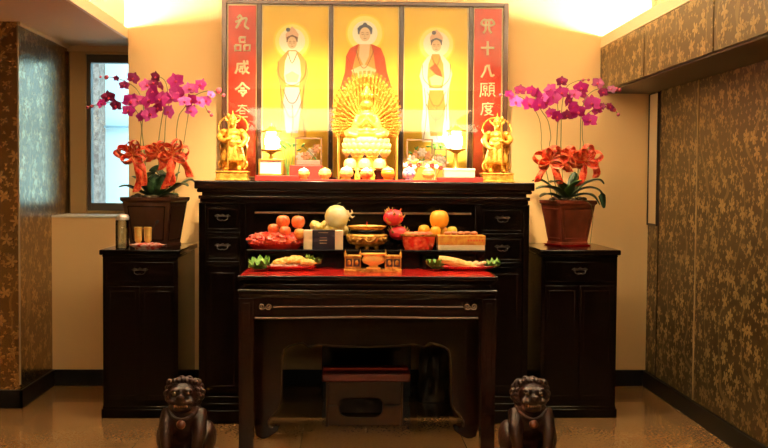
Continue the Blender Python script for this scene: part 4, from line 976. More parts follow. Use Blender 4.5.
# oranges
zo = P(437, 236.5, 5.26).z
dish(415, 461, zo, 5.26, 'footed dark dish of oranges behind the gold printed box', W_DARK)
G2 = 'oranges on the right dish'
for px, py, r, Y_, lb, mm in ((439.3, 219.5, 9.8, 5.25, 'large orange crowning the right heap of fruit', ORANGE), (424, 230.5, 6.0, 5.24, 'small orange at the left of the right heap', ORANGE), (435.5, 231.5, 5.6, 5.215, 'small orange in front under the large orange', ORANGE), (452, 231.5, 5.4, 5.24, 'yellow-green small orange at the right of the heap', mat('green_yellow_skin', (.80, .62, .08), .4)), (443, 232, 5.4, 5.27, 'small orange behind, under the large orange', ORANGE)):
    v = P(px, py, Y_); apple((v.x, v.y, v.z), r*sc_(Y_), mm, 'orange', lb, 'orange', G2, stem=True, squash=.96)
# gold printed box
Yb = 5.095; X0, X1 = PX(438.5, Yb, 243), PX(485, Yb, 243); zt_ = P(461, 235.5, Yb).z; zc = P(461, 245, Yb).z
t_ = thing('gift_box', ((X0+X1)/2, Yb, ZR), 'gold and orange printed gift box at the right end of the rack', 'box')
MB().box(X0, X1, Yb, Yb+.095, ZR, zc).build('box_body', BOXC, t_, bevel=.002)
MB().box(X0-.002, X1+.002, Yb-.002, Yb+.097, zc, zt_).build('box_lid', BOXY, t_, bevel=.002)
m_ = MB()
for i in range(6): m_.box(X1-.088+i*.014, X1-.079+i*.014, Yb-.0035, Yb-.002, zc+.018, zc+.028)
m_.build('lid_print', mat('orange_print', (.8, .16, .03), .5), t_)
mp_ = MB()
for i in range(5): lump(mp_, (X0+.05+i*.033, Yb+.04+.02*(i % 2), zt_+.009), (.020, .016, .010), i+2, .2, 8, 12, 8)
tag(mp_.build('wrapped_cakes', mat('brown_cake', (.42, .14, .05), .4), loc=((X0+X1)/2, Yb+.06, zt_)), 'row of small brown wrapped cakes on the gold printed box', 'cakes', kind='stuff')

# large incense burner
Yi = 5.19; X = PX(366.8, Yi, 240); s = sc_(Yi)
t_ = thing('incense_burner', (X, Yi, ZR), 'large round brass incense burner in the middle of the rack', 'incense burner')
R_ = 21*s; hz = P(366, 234, Yi).z-ZR
MB().lathe([(R_*.55, .012), (R_*.62, .016), (R_*.86, hz*.35), (R_*1.0, hz*.72), (R_*1.0, hz*.92), (R_*.93, hz), (R_*.80, hz+.004), (R_*.78, hz+.022), (R_*.90, hz+.034), (R_*.94, hz+.040), (R_*.86, hz+.043), (R_*.74, hz+.030), (.001, hz+.026)], (X, Yi, ZR), 48, sy=.8).build('bowl', BRASS, t_)
MB().lathe([(R_*.83, hz+.002), (R_*.85, hz+.010), (R_*.80, hz+.022), (R_*.77, hz+.012)], (X, Yi, ZR), 48, sy=.8).build('neck_band', W_BLACK, t_)
for a in (-.6, -PI/2, -2.54, PI/2): MB().tube([(X+R_*.5*math.cos(a), Yi+R_*.42*math.sin(a), ZR+.02), (X+R_*.58*math.cos(a), Yi+R_*.5*math.sin(a), ZR)], [.014, .009], 8).build('foot', BRASS, t_)
rel = MB()
for i in range(7):
    a = -PI/2+(i-3)*.33; rel.ell((X+R_*.98*math.cos(a), Yi+R_*.78*math.sin(a), ZR+hz*.66), (.012, .006, .016), Euler((0, i*.9, 0)), 8, 6)
rel.tube([(X-.05, Yi-R_*.76, ZR+hz*.5), (X-.02, Yi-R_*.80, ZR+hz*.75), (X+.01, Yi-R_*.81, ZR+hz*.5), (X+.045, Yi-R_*.77, ZR+hz*.78)], .005, 6, smooth=4)
rel.build('relief', mat('dark_brass_relief', (.22, .11, .02), .35, metal=.8), t_)
MB().tube([(X, Yi, ZR+hz+.025), (X, Yi, ZR+hz+.062)], .003, 6).build('incense_stub', mat('incense_red', (.5, .02, .02), .7), t_)
# low brass stand with a small burner
YQ = 4.92
X0, X1 = PX(344, YQ, 262), PX(402, YQ, 262); zq = ZTT+.0015
t_ = thing('brass_offering_stand', (PX(373, YQ), YQ+.04, zq), 'low carved brass stand with railings in front of the large burner', 'stand')
zt_ = P(373, 253.5, YQ).z
for a, b2 in ((X0, X0+.085), (X1-.085, X1)):
    MB().box(a, b2, YQ, YQ+.08, zq, zq+.014).box(a+.004, b2-.004, YQ+.004, YQ+.076, zq+.014, zq+.02).build('railing_base', BRASS, t_, bevel=.002)
    MB().box(a, b2, YQ, YQ+.08, zt_-.02, zt_-.010).build('railing', BRASS, t_, bevel=.002)
    MB().box(a+.003, b2-.003, YQ+.004, YQ+.074, zq+.018, zt_-.018).build('block', BRASS, t_, bevel=.002)
    for u in (0, 1):
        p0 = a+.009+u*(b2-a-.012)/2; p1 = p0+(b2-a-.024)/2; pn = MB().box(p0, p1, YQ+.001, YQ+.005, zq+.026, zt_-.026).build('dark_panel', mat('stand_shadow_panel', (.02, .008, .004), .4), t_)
        MB().ell(((p0+p1)/2, YQ+.001, (zq+zt_)/2), (.009, .004, .013), None, 8, 8).build('motif', BRASS, pn)
    for xx in (a+.006, b2-.006): MB().lathe([(.006, -.01), (.007, 0), (.003, .006), (.001, .020)], (xx, YQ+.01, zt_), 10).build('finial', BRASS, t_)
MB().box(X0+.085, X1-.085, YQ+.01, YQ+.07, zq, zq+.014).build('base_bar', BRASS, t_)
Xq = PX(373.5, YQ, 262)
t_ = thing('small_burner', (Xq, YQ+.02, zq+.014), 'small brass burner cup in the middle of the low brass stand', 'incense burner')
zz = zt_-zq-.014
MB().lathe([(.034, 0), (.036, .006), (.020, .012), (.022, .018), (.050, .030), (.057, .044), (.050, zz*.78), (.046, zz*.84), (.060, zz*.9), (.062, zz), (.055, zz), (.044, zz*.85), (.001, zz*.8)], (Xq, YQ+.015, zq+.014), 32, sy=.6).build('bowl', mat('bright_brass', (.92, .62, .14), .28, metal=.15, coat=.5), t_)

# plates of food at the front of the table
def lettuce(c, r, seed, par, nm='lettuce_leaf'):
    m_ = MB(); n1, n2 = 26, 9; random.seed(seed)
    for L_ in range(3):
        vs = []; fs = []; rot = Euler((random.uniform(-.5, .2), random.uniform(-.4, .4), random.uniform(0, 6)))
        for i in range(n1):
            for j in range(n2):
                a = 2*PI*i/n1; k = j/(n2-1); rr = r*k*(1+.12*math.sin(7*a+L_)); z = r*(.45*k*k+.22*k*math.sin(9*a+L_*2)+.10*k*math.sin(17*a))
                v = Vector((rr*math.cos(a), rr*math.sin(a), z)); v.rotate(rot)
                v += Vector(c)+Vector((0, 0, L_*r*.18)); v.z = max(v.z, c[2]-.002); vs.append(v)
        for i in range(n1):
            for j in range(n2-1): a = i*n2+j; b2 = ((i+1) % n1)*n2+j; fs.append((a, b2, b2+1, a+1))
        m_.add(vs, fs)
    return m_.build(nm, LETT, par, ang=180)
def plate(px0, px1, pyb, label):
    pc_ = (px0+px1)/2; Y = tzp(pc_, pyb)+.068; a, b2 = PX(px0, Y, 265), PX(px1, Y, 265); X = (a+b2)/2; r = (b2-a)/2; z = ZTT+.0015
    t_ = thing('food_plate', (X, Y, z), label, 'plate', 'red plates of food on the red table')
    MB().lathe([(r*.6, 0), (r*.62, .004), (r*.9, .014), (r, .022), (r*.98, .024), (r*.6, .009), (.001, .008)], (X, Y, z), 40, sy=.44).build('plate', REDP, t_)
    return t_, X, Y, z, r
t_, X, Y, z, r = plate(259, 317, 272, 'red plate of yellow food and lettuce at the left front of the red table')
FG = 'food on the left plate'
lt_ = lettuce((PX(260, Y-.03), Y-.03, z+.012), .050, 4, None); lt_['label'] = 'crinkled lettuce leaf at the left end of the left plate'; lt_['category'] = 'lettuce'
lt_ = lettuce((PX(313, Y+.01), Y+.01, z+.030), .038, 9, None); lt_['label'] = 'crinkled lettuce leaf at the right end of the left plate'; lt_['category'] = 'lettuce'
m_ = MB()
for i in range(26):
    tt = i/25; lump(m_, (X-.055+.165*tt, Y+random.uniform(-.02, .02)-.01, z+.028+.018*math.sin(tt*3)+random.uniform(0, .014)), (.025, .018, .015), i, .35, 12, 12, 8)
tag(m_.build('yellow_noodles', YELF, loc=(X, Y, z)), 'yellow fried food heaped on the left plate', 'food', kind='stuff')
m_ = MB()
for i in range(7): lump(m_, (X-.10+.022*i, Y-.045+.004*(i % 2), z+.026), (.018, .010, .007), i+30, .2, 8, 12, 8)
tag(m_.build('pale_slices', CUTM, loc=(X-.05, Y-.04, z)), 'pale meat slices along the front left of the left plate', 'food', kind='stuff')
t_, X, Y, z, r = plate(436, 497, 272, 'red plate with a long fried roll at the right front of the red table')
lt_ = lettuce((PX(435, Y-.02), Y-.02, z+.014), .042, 14, None); lt_['label'] = 'crinkled lettuce at the left end of the right plate'; lt_['category'] = 'lettuce'
lt_ = lettuce((PX(493, Y), Y, z+.012), .038, 19, None); lt_['label'] = 'dark lettuce at the right end of the right plate'; lt_['category'] = 'lettuce'
m_ = MB(); m_.tube([P(439, 259, Y-.01), P(447, 260.5, Y-.02), P(458, 263, Y-.03), P(470, 266, Y-.035), P(478, 268, Y-.04)], [.016, .021, .022, .017, .006], 12, smooth=4)
tag(m_.build('fried_roll', FRIED, loc=(X, Y, z)), 'long golden fried roll lying across the right plate', 'food')
m_ = MB()
for i in range(10): lump(m_, (PX(465, Y)+.012*i, Y-.005+.012*(i % 2), z+.030+.004*(i % 3)), (.016, .012, .009), i+50, .3, 10, 12, 8)
tag(m_.build('nut_slices', mat('nut_brown', (.62, .36, .13), .5, col2=(.85, .68, .42), vscale=80), loc=(X, Y, z)), 'sliced brown and cream food behind the fried roll on the right plate', 'food', kind='stuff')
# ------------------------------------------------------------------ potted orchids
def flower_mesh(mp, small=False):
    """phalaenopsis facing -Y, about 1 unit wide: returns (petal mesh builder, lip builder)"""
    m_ = MB()
    def petal(ang, L_, W_, cup, off):
        vs = []; fs = []; n1, n2 = 7, 7
        for i in range(n1):
            t_ = i/(n1-1); w_ = W_*math.sin(PI*(t_**.75))*.5+.012
            for j in range(n2):
                u_ = -1+2*j/(n2-1); x = u_*w_; z = t_*L_; y = off-cup*(t_*t_)*.5+.10*cup*u_*u_
                v = Vector((x, y, z)); v.rotate(Euler((0, ang, 0))); vs.append(v)
        for i in range(n1-1):
            for j in range(n2-1): a = i*n2+j; fs.append((a, a+1, a+n2+1, a+n2))
        m_.add(vs, fs)
    for a in (0, 2.15, -2.15): petal(a, .48, .34, .06, .02)
    for a in (1.25, -1.25): petal(a, .52, .52, .16, 0)
    l_ = MB().tube([(0, -.02, -.02), (0, -.10, -.07), (0, -.16, -.05)], [.06, .05, .02], 8, smooth=3).ell((0, -.05, .02), (.04, .05, .04), seg=10, rings=6)
    for k in (-1, 1): l_.ell((k*.06, -.06, -.03), (.03, .04, .05), seg=8, rings=6)
    return m_, l_
PROTO = {}
def add_flower(par, c, size, m, yaw, pitch, roll):
    key = m.name
    if key not in PROTO:
        a, b2 = flower_mesh(m); o = a.build('flower', m, None, ang=180); l_ = b2.build('lip', LIPM, None); l_.parent = o; PROTO[key] = (o, l_); first = True
    else:
        po, pl_ = PROTO[key]; o = po.copy(); C.objects.link(o); l_ = pl_.copy(); C.objects.link(l_); l_.parent = o
    o.parent = par; o.location = Vector(c)-Vector(par.location); o.rotation_euler = (pitch, roll, yaw); o.scale = (size,)*3
def bow(c, s, par, seed, tails):
    random.seed(seed); c = Vector(c); m_ = MB(); e = MB()
    for i, (a, L_) in enumerate(((.35, 1.0), (PI-.35, 1.0), (1.35, .95), (PI-1.0, .8), (-.35, .8), (PI+.4, .8), (1.0, .7))):
        a += random.uniform(-.15, .15); L_ *= s*1.12; d = Vector((math.cos(a), random.uniform(-.5, -.1), math.sin(a))).normalized(); sd = d.cross(Vector((0, 1, 0))).normalized()
        pts = []
        for k in range(15):
            t_ = 2*PI*k/14; pts.append(c+d*L_*.5*(1-math.cos(t_))+sd*L_*.27*math.sin(t_)+Vector((0, -.004*math.sin(t_), 0)))
        wv = (Vector((0, 1, 0))*.8+sd*.5).normalized()
        m_.strip(pts, wv, .040, .0008)
        for q_ in (-1, 1): e.tube([p_+wv*.020*q_ for p_ in pts], .0008, 4)
    for tp in tails:
        pts = smooth_pts([c]+[Vector(p_) for p_ in tp], 5); wv = [Vector((math.cos(.5*math.sin(k*.5)), math.sin(.6*math.sin(k*.5)), .1)) for k in range(len(pts))]
        m_.strip(pts, wv, .042, .0008)
        for q_ in (-1, 1): e.tube([p_+w2.normalized()*.021*q_ for p_, w2 in zip(pts, wv)], .0008, 4)
    m_.ell(c, (.016, .016, .018))
    o = m_.build('ribbon_bow', RIB, par, ang=180); e.build('ribbon_edge', RIBE, o)
def orchid(name_label, Yc, zbase, pot, potm, stems, flowers, buds, bows, leaves, rotp, saucer=False):
    """pot = (top x0, x1, top y, bottom x0, x1, bottom y)"""
    a, b2, yt, c_, d_, yb = pot; X = P((a+b2)/2, yt, Yc).x; s = sc_(Yc)
    t_ = thing('potted_orchid', (X, Yc, zbase), name_label, 'potted plant', 'potted orchids with red bows')
    zt_ = P((a+b2)/2, yt, Yc).z; wt = (b2-a)/2*s*.89; wb = (d_-c_)/2*s*.92
    cr_, sr_ = math.cos(rotp), math.sin(rotp); kf = 1/(abs(cr_)+abs(sr_))
    def sq(w_, z): return [Vector((X+(x*cr_-y*sr_)*w_*kf, Yc+(x*sr_+y*cr_)*w_*kf, z)) for x, y in ((-1, -1), (1, -1), (1, 1), (-1, 1))]
    z0 = zbase+(.010 if saucer else 0)
    m_ = MB().rings([sq(wb, z0), sq(wb, z0+.012), sq(wb*.96, z0+.014), sq(wt*.93, zt_-.028), sq(wt*.98, zt_-.022), sq(wt, zt_-.018), sq(wt, zt_), sq(wt*.88, zt_), sq(wt*.84, zt_-.012)])
    po = m_.build('pot', potm, t_, bevel=.003, smooth=False)
    # raised frame on each pot face
    fm = MB()
    for k in range(4):
        for (u0, v0, u1, v1) in ((-.8, .1, .8, .1), (-.8, .9, .8, .9), (-.8, .1, -.8, .9), (.8, .1, .8, .9)):
            pts = []
            for u_, v_ in ((u0, v0), (u1, v1)):
                w_ = (wb*.96+(wt*.93-wb*.96)*v_)*kf; z = z0+.014+(zt_-.028-z0-.014)*v_
                x, y = u_*w_, -w_
                for _ in range(k): x, y = -y, x
                pts.append(Vector((X+x*cr_-y*sr_, Yc+x*sr_+y*cr_, z)))
            fm.tube(pts, .003, 4)
    fm.build('pot_moulding', W_DARK if potm is POTW else potm, po)
    if saucer: MB().rings([sq(wb*1.08, zbase), sq(wb*1.16, zbase+.008), sq(wb*1.16, zbase+.010), sq(wb, zbase+.010)]).build('saucer', REDP, t_, smooth=False)
    so = MB(); random.seed(5)
    for i in range(26): so.ell((X+random.uniform(-.7, .7)*wt*kf, Yc+random.uniform(-.7, .7)*wt*kf, zt_-.004+random.uniform(0, .012)), (.022, .022, .014), None, 8, 6)
    so.rings([sq(wt*.84, zt_-.02), sq(wt*.84, zt_-.004)]); so.build('moss', SOIL, t_)
    for i, (pts, dy) in enumerate(stems):
        q_ = []; n_ = len(pts); bx_, by_ = pts[0]; 
        base = Vector((X+(bx_-(a+b2)/2)*s*.6, Yc+dy[0]*.4, zt_-.005)); q_.append(base)
        for k, (x, y) in enumerate(pts): q_.append(P(x, y, Yc+dy[0]+(dy[1]-dy[0])*k/(n_-1)))
        MB().tube(q_, [.0032]*2+[.0026]*(n_-2)+[.0014], 6, smooth=5).build('stem', STEM, t_)
    random.seed(11)
    for (x, y, sz, mt, dy) in flowers:
        v = P(x, y, Yc+dy-.012); add_flower(t_, v, sz*s*1.28, {'m': MAG, 'd': MAGD, 'p': PINK}[mt], random.uniform(-.7, .7), random.uniform(-.35, .35), random.uniform(-.5, .5))
    for (x, y, r_, dy) in buds:
        v = P(x, y, Yc+dy); MB().ell(v, (r_*s, r_*s*.9, r_*s*1.1), Euler((0, .6, 0)), 10, 8).build('bud', BUD, t_)
    for bx_ in bows:
        v = P(bx_[0], bx_[1], Yc+bx_[2]); bow(v, bx_[3]*s, t_, bx_[4], [[P(x, y, Yc+dd) for x, y, dd in tl] for tl in bx_[5]])
    for lf in leaves:
        (pts, w_, m) = lf; q_ = smooth_pts([Vector((X, Yc, zt_))*.0+P(x, y, Yc+d) for x, y, d in pts], 5); n_ = len(q_); m_ = MB(); vs = []; fs = []
        for i, p_ in enumerate(q_):
            tg = (q_[min(i+1, n_-1)]-q_[max(i-1, 0)]).normalized(); sd = tg.cross(Vector((0, 0, 1)) if abs(tg.z) < .9 else Vector((0, 1, 0))).normalized(); nn = sd.cross(tg).normalized(); k = i/(n_-1); ww = w_*s*(math.sin(PI*(.12+.86*k))**.6)
            for u_ in (-1, -.5, 0, .5, 1): vs.append(p_+sd*ww*u_+nn*ww*.35*abs(u_))
        for i in range(n_-1):
            for j in range(4): a_ = i*5+j; fs.append((a_, a_+1, a_+6, a_+5))
        o = m_.add(vs, fs).build('leaf', m, t_, ang=180); so_ = o.modifiers.new('s', 'SOLIDIFY'); so_.thickness = .003
    return t_
YO = 5.88
stL = [([(141, 150), (141.5, 130), (140, 120), (134, 108), (118, 102), (102, 104), (92, 106), (87, 107.7)], (-.02, -.05)),
       ([(144, 150), (142, 128), (143.5, 106), (138, 91), (128.6, 83), (116, 78), (106, 77)], (-.01, .03)),
       ([(159, 150), (159, 138), (162.8, 114), (167.5, 95), (166, 83), (162, 78), (156, 76)], (0, -.02)),
       ([(164, 150), (164.7, 139), (166, 118), (170, 100), (174, 88), (176, 82)], (.03, .05)),
       ([(176, 150), (176.5, 131.5), (179, 116), (183.7, 108.7), (192, 98), (200, 93), (208.3, 91), (217, 92), (224, 95.4)], (.01, .02)),
       ([(183, 150), (184, 142), (187.5, 120), (190, 106), (197, 102), (204, 105), (208, 112), (211.8, 116)], (.02, .05))]
flL = [(133.2, 78.3, 11, 'd', -.0), (124.3, 85.5, 9, 'd', .02), (116.3, 78.6, 6, 'd', .03), (146.7, 85.5, 13, 'm', -.0), (155.8, 76.8, 10, 'd', -.02), (160.5, 86, 9, 'p', .02), (175.7, 81.1, 14, 'm', .04), (153, 92, 14, 'm', -.03),
       (149, 100.5, 15, 'm', -.04), (160, 99.5, 15, 'm', -.02), (177.6, 92.5, 14, 'm', .03), (172, 98, 13, 'm', .0), (130.5, 101.5, 15, 'm', -.03), (137.5, 101, 12, 'm', -.02), (128.6, 111, 12, 'm', -.04), (108.7, 97.5, 12, 'd', -.05),
       (101.7, 103.5, 9, 'm', -.05), (116.3, 105.8, 11, 'd', -.05), (149.5, 114.2, 15, 'm', -.02), (143, 116.5, 11, 'm', -.02), (168.5, 112, 13, 'p', .0), (189.4, 88.7, 12, 'm', .01), (200.7, 84.9, 12, 'm', .02), (194, 89.5, 10, 'p', .02),
       (191.3, 100.5, 12, 'm', .01), (184.6, 101.5, 11, 'p', .0), (191.3, 111, 12, 'p', .02), (199.8, 102, 11, 'p', .03), (206.4, 101, 10, 'p', .04), (211, 94.4, 7, 'p', .02), (165.5, 97, 10, 'm', -.01), (153.5, 83, 10, 'd', .0), (158, 108, 11, 'm', -.01)]
buL = [(87.5, 107.5, 1.5, -.05), (92, 106.3, 1.8, -.05), (106.5, 77.3, 2.2, .03), (100.5, 77, 1.2, .03), (211.6, 115, 1.8, .05), (209, 111.5, 1.6, .05), (218.8, 90.5, 3, .02), (223.5, 95.2, 1.8, .02)]
zpl = P(155, 197, YO-.1).z
bwL = [(134, 155, -.13, 15, 3, [[(138, 168, -.15), (139, 180, -.15), (136, 192, -.14)], [(141, 165, -.15), (144, 176, -.15), (143, 186, -.14)], [(126, 150, -.12), (119, 149, -.11), (117, 154, -.11), (123, 158, -.12)]]),
       (158, 153, -.13, 12, 6, [[(152, 156, -.14), (148, 162, -.13)], [(163, 164, -.14), (160, 170, -.13)]]),
       (173.5, 155, -.13, 16, 9, [[(172, 166, -.15), (168, 178, -.15), (164, 189, -.14)], [(181, 160, -.14), (187, 168, -.13), (190, 177, -.12)], [(170, 168, -.15), (173, 180, -.15), (169, 186, -.15)]])]
def lv(l): return l
lfL = [([(150, 196, -.03), (138, 191, -.08), (127, 186, -.12), (119, 187, -.14)], 5, LEAF), ([(155, 197, -.05), (152, 184, -.09), (155, 172, -.08), (160, 165, -.05)], 8, LEAF), ([(158, 197, -.06), (163, 186, -.10), (161, 175, -.10), (157, 170, -.08)], 7, LEAF),
       ([(152, 197, -.05), (147, 188, -.10), (149, 180, -.11), (154, 174, -.10)], 6, LEAF), ([(160, 197, -.03), (172, 190, -.06), (181, 184, -.09), (188, 186, -.12)], 5, LEAF), ([(162, 196, .0), (178, 187, .0), (190, 180, .02), (196, 184, .03)], 5, LEAF),
       ([(157, 196, -.02), (170, 182, .02), (180, 172, .04)], 6, LEAF), ([(150, 196, .02), (140, 182, .05), (132, 176, .07)], 5, LEAF), ([(160, 197, -.08), (170, 194, -.12), (178, 195, -.15)], 4, LEAF)]
orchid('orchid in the dark square pot by the window, magenta blooms and red bows', YO, lz, (121, 190, 197, 131, 181, 248), POTW, stL, flL, buL, bwL, lfL, -.20)
stR = [([(542, 150), (541.5, 137), (539.8, 121), (534.7, 110), (527, 101), (517, 95.5), (508, 94.5), (500, 95)], (0, -.02)),
       ([(550, 150), (550.8, 137), (548, 121), (542, 111.5), (537, 102), (535, 94)], (-.03, -.05)),
       ([(557, 150), (557, 137), (558, 115), (557, 102), (553, 93), (550, 88)], (-.01, -.02)),
       ([(561, 150), (561, 137), (562, 106), (566, 88), (574.5, 82), (582, 80), (589, 80)], (.02, .04)),
       ([(580, 150), (580.4, 137), (581, 117.4), (584.6, 100.5), (591.4, 92), (600, 88.5), (610, 88), (620, 90.5)], (.0, -.05)),
       ([(583, 150), (582.5, 137), (583, 120), (591.4, 110.6), (600, 105), (607, 104.5), (614, 109), (618.5, 115)], (.02, .02))]
flR = [(509.3, 94.5, 8, 'm', -.02), (520.3, 90.3, 10, 'd', -.02), (516, 102, 12, 'p', -.02), (528.8, 103.9, 14, 'm', -.02), (531.5, 91, 10, 'm', -.04), (536.4, 94, 12, 'm', -.04), (539, 105, 13, 'm', -.05), (547, 102.5, 13, 'm', -.04), (550.4, 89.5, 11, 'm', -.02),
       (553, 97, 14, 'm', -.03), (561.8, 81.8, 10, 'd', -.0), (561.5, 93, 13, 'm', -.02), (556.7, 116.5, 12, 'm', -.02), (550.8, 113, 10, 'm', -.03), (574.5, 94.5, 11, 'm', .0), (581, 88.2, 13, 'm', .01), (568.6, 100.5, 12, 'm', -.0), (567.3, 115.5, 11, 'd', .0),
       (572.8, 107.5, 13, 'm', -.01), (578, 112.3, 14, 'm', -.02), (598, 83.5, 11, 'd', -.03), (603, 92.5, 10, 'd', -.04), (611.7, 89.3, 8, 'd', -.05), (592, 103.5, 15, 'm', -.01), (597.3, 110.6, 9, 'm', .0), (589.7, 120.4, 14, 'm', .0), (601.8, 106.3, 7, 'd', .02), (610, 107.4, 9, 'd', .02), (543, 97.5, 9, 'p', -.05), (584, 96, 8, 'm', .02)]
buR = [(500.5, 95, 1.6, -.02), (619.5, 90.3, 2, -.05), (616.5, 89.5, 2.2, -.05), (618.3, 114.6, 1.8, .02), (614.5, 110, 2, .02), (588.5, 80, 1.4, .04), (583, 80, 1.6, .04)]
bwR = [(550, 161, -.13, 16, 13, [[(545, 168, -.14), (540, 175, -.14), (537, 182, -.13)], [(555, 170, -.15), (559, 180, -.15), (561, 184, -.14)], [(561, 163, -.14), (567, 170, -.13)]]),
       (586, 160, -.13, 15, 17, [[(584, 170, -.15), (582, 180, -.15), (577, 186, -.14)], [(593, 163, -.14), (597, 172, -.13), (595, 178, -.13)]]), (568, 157, -.12, 11, 21, [[(566, 165, -.13), (570, 172, -.13)], [(572, 162, -.12), (576, 168, -.12)]])]
lfR = [([(567, 198, -.05), (570, 190, -.12), (577, 183, -.17), (582, 180, -.18)], 5, LEAFG), ([(566, 198, -.05), (556, 190, -.10), (545, 187, -.13), (536, 189, -.15)], 6, LEAF), ([(570, 198, -.03), (580, 190, -.05), (592, 188, -.07), (601, 193, -.08), (604, 208, -.08)], 5, LEAF),
       ([(571, 197, .0), (585, 184, .0), (598, 180, .0), (604, 184, .0)], 5, LEAF), ([(562, 197, .0), (550, 186, .02), (540, 180, .03), (532, 181, .03)], 5, LEAF), ([(566, 198, -.04), (563, 188, -.10), (556, 182, -.13), (550, 182, -.15)], 6, LEAF),
       ([(572, 197, -.05), (585, 194, -.10), (594, 197, -.13), (600, 205, -.14)], 4.5, LEAF), ([(560, 198, -.05), (548, 194, -.10), (540, 197, -.13)], 4.5, LEAF), ([(569, 197, .0), (574, 182, .0), (575, 172, .02)], 6, LEAF)]
og = orchid('orchid in the red-brown square pot on the right side cabinet, magenta blooms and red bows', YO, rz, (538, 598, 200, 549, 590, 248), POTR, stR, flR, buR, bwR, lfR, .32, True)
MB().tube([P(585, 200, YO-.1), P(591, 205, YO-.12), P(593, 216, YO-.10), P(592, 228, YO-.08), P(590, 245, YO-.08)], .0018, 5, smooth=4).build('aerial_root', STEM, og)

# ------------------------------------------------------------------ small things on the left side cabinet
Yl = 5.56
Xj = PX(121, Yl, 230); 
t_ = thing('glass_jar', (Xj, Yl+.03, lz), 'clear glass jar with a steel lid beside the left orchid pot', 'jar')
zj = P(121, 214, Yl).z-lz
MB().lathe([(.034, 0), (.036, .004), (.036, zj*.78), (.030, zj*.86), (.027, zj*.86), (.033, zj*.76), (.033, .006), (.001, .006)], (Xj, Yl+.03, lz), 28).build('jar_glass', GLASSJ, t_)
MB().lathe([(.030, zj*.82), (.036, zj*.83), (.037, zj*.92), (.030, zj*.97), (.012, zj), (.001, zj)], (Xj, Yl+.03, lz), 28).build('lid', STEEL, t_)
Yp = 5.55; Xp = PX(146.5, Yp, 244); rp_ = 18*sc_(Yp)
t_ = thing('offering_plate', (Xp, Yp+.02, lz), 'low red and white patterned plate at the front of the left side cabinet', 'plate')
MB().lathe([(rp_*.6, 0), (rp_*.65, .005), (rp_*.95, .016), (rp_, .024), (rp_*.96, .026), (rp_*.6, .010), (.001, .009)], (Xp, Yp+.02, lz), 36, sy=.5).build('plate', mat('red_white_pattern', (.62, .04, .025), .25, coat=.4, col2=(.80, .60, .50), vscale=40), t_)
mm = MB()
for i in range(14): a = i*2.4; k = (i/14)**.5; lump(mm, (Xp+math.cos(a)*rp_*.68*k, Yp+.02+math.sin(a)*rp_*.4*k, lz+.024), (.016, .014, .010), i+90, .3, 10, 10, 8)
tag(mm.build('wrapped_sweets', mat('red_sweets', (.70, .05, .03), .3, coat=.4, col2=(.82, .50, .40), vscale=55), loc=(Xp, Yp+.02, lz)), 'red and white sweets heaped on the low plate', 'sweets', kind='stuff')
for k, px in enumerate((138.3, 147.8)):
    Yk = Yp+.035; Xk = PX(px, Yk, 235); zt_ = P(px, 227, Yk).z
    tag_ = thing('gold_cup', (Xk, Yk, lz+.010), ['left', 'right'][k]+' one of the two small gold cups in front of the left orchid pot', 'cup', 'small gold cups on the left cabinet')
    MB().lathe([(.018, 0), (.018, .01), (.012, .02), (.012, .035), (.020, .045), (.022, zt_-lz), (.019, zt_-lz), (.016, .05), (.001, .05)], (Xk, Yk, lz), 20).build('cup_body', GOLDJ, tag_)
    MB().lathe([(.0225, zt_-lz-.012), (.0235, zt_-lz-.008), (.0225, zt_-lz-.004)], (Xk, Yk, lz), 20).build('rim', GOLDP, tag_)
v0 = P(151, 233, Yp+.05); v1 = P(157, 222, Yp+.06)
sp = MB().tube([P(145, 240.5, Yp+.035), v0, v1], .0025, 6, smooth=3); sp.ell(v1, (.013, .006, .009), Euler((0, -.8, 0)))
tag(sp.build('black_spoon', BLACKM, loc=v0), 'black spoon leaning up from the low patterned plate', 'spoon')

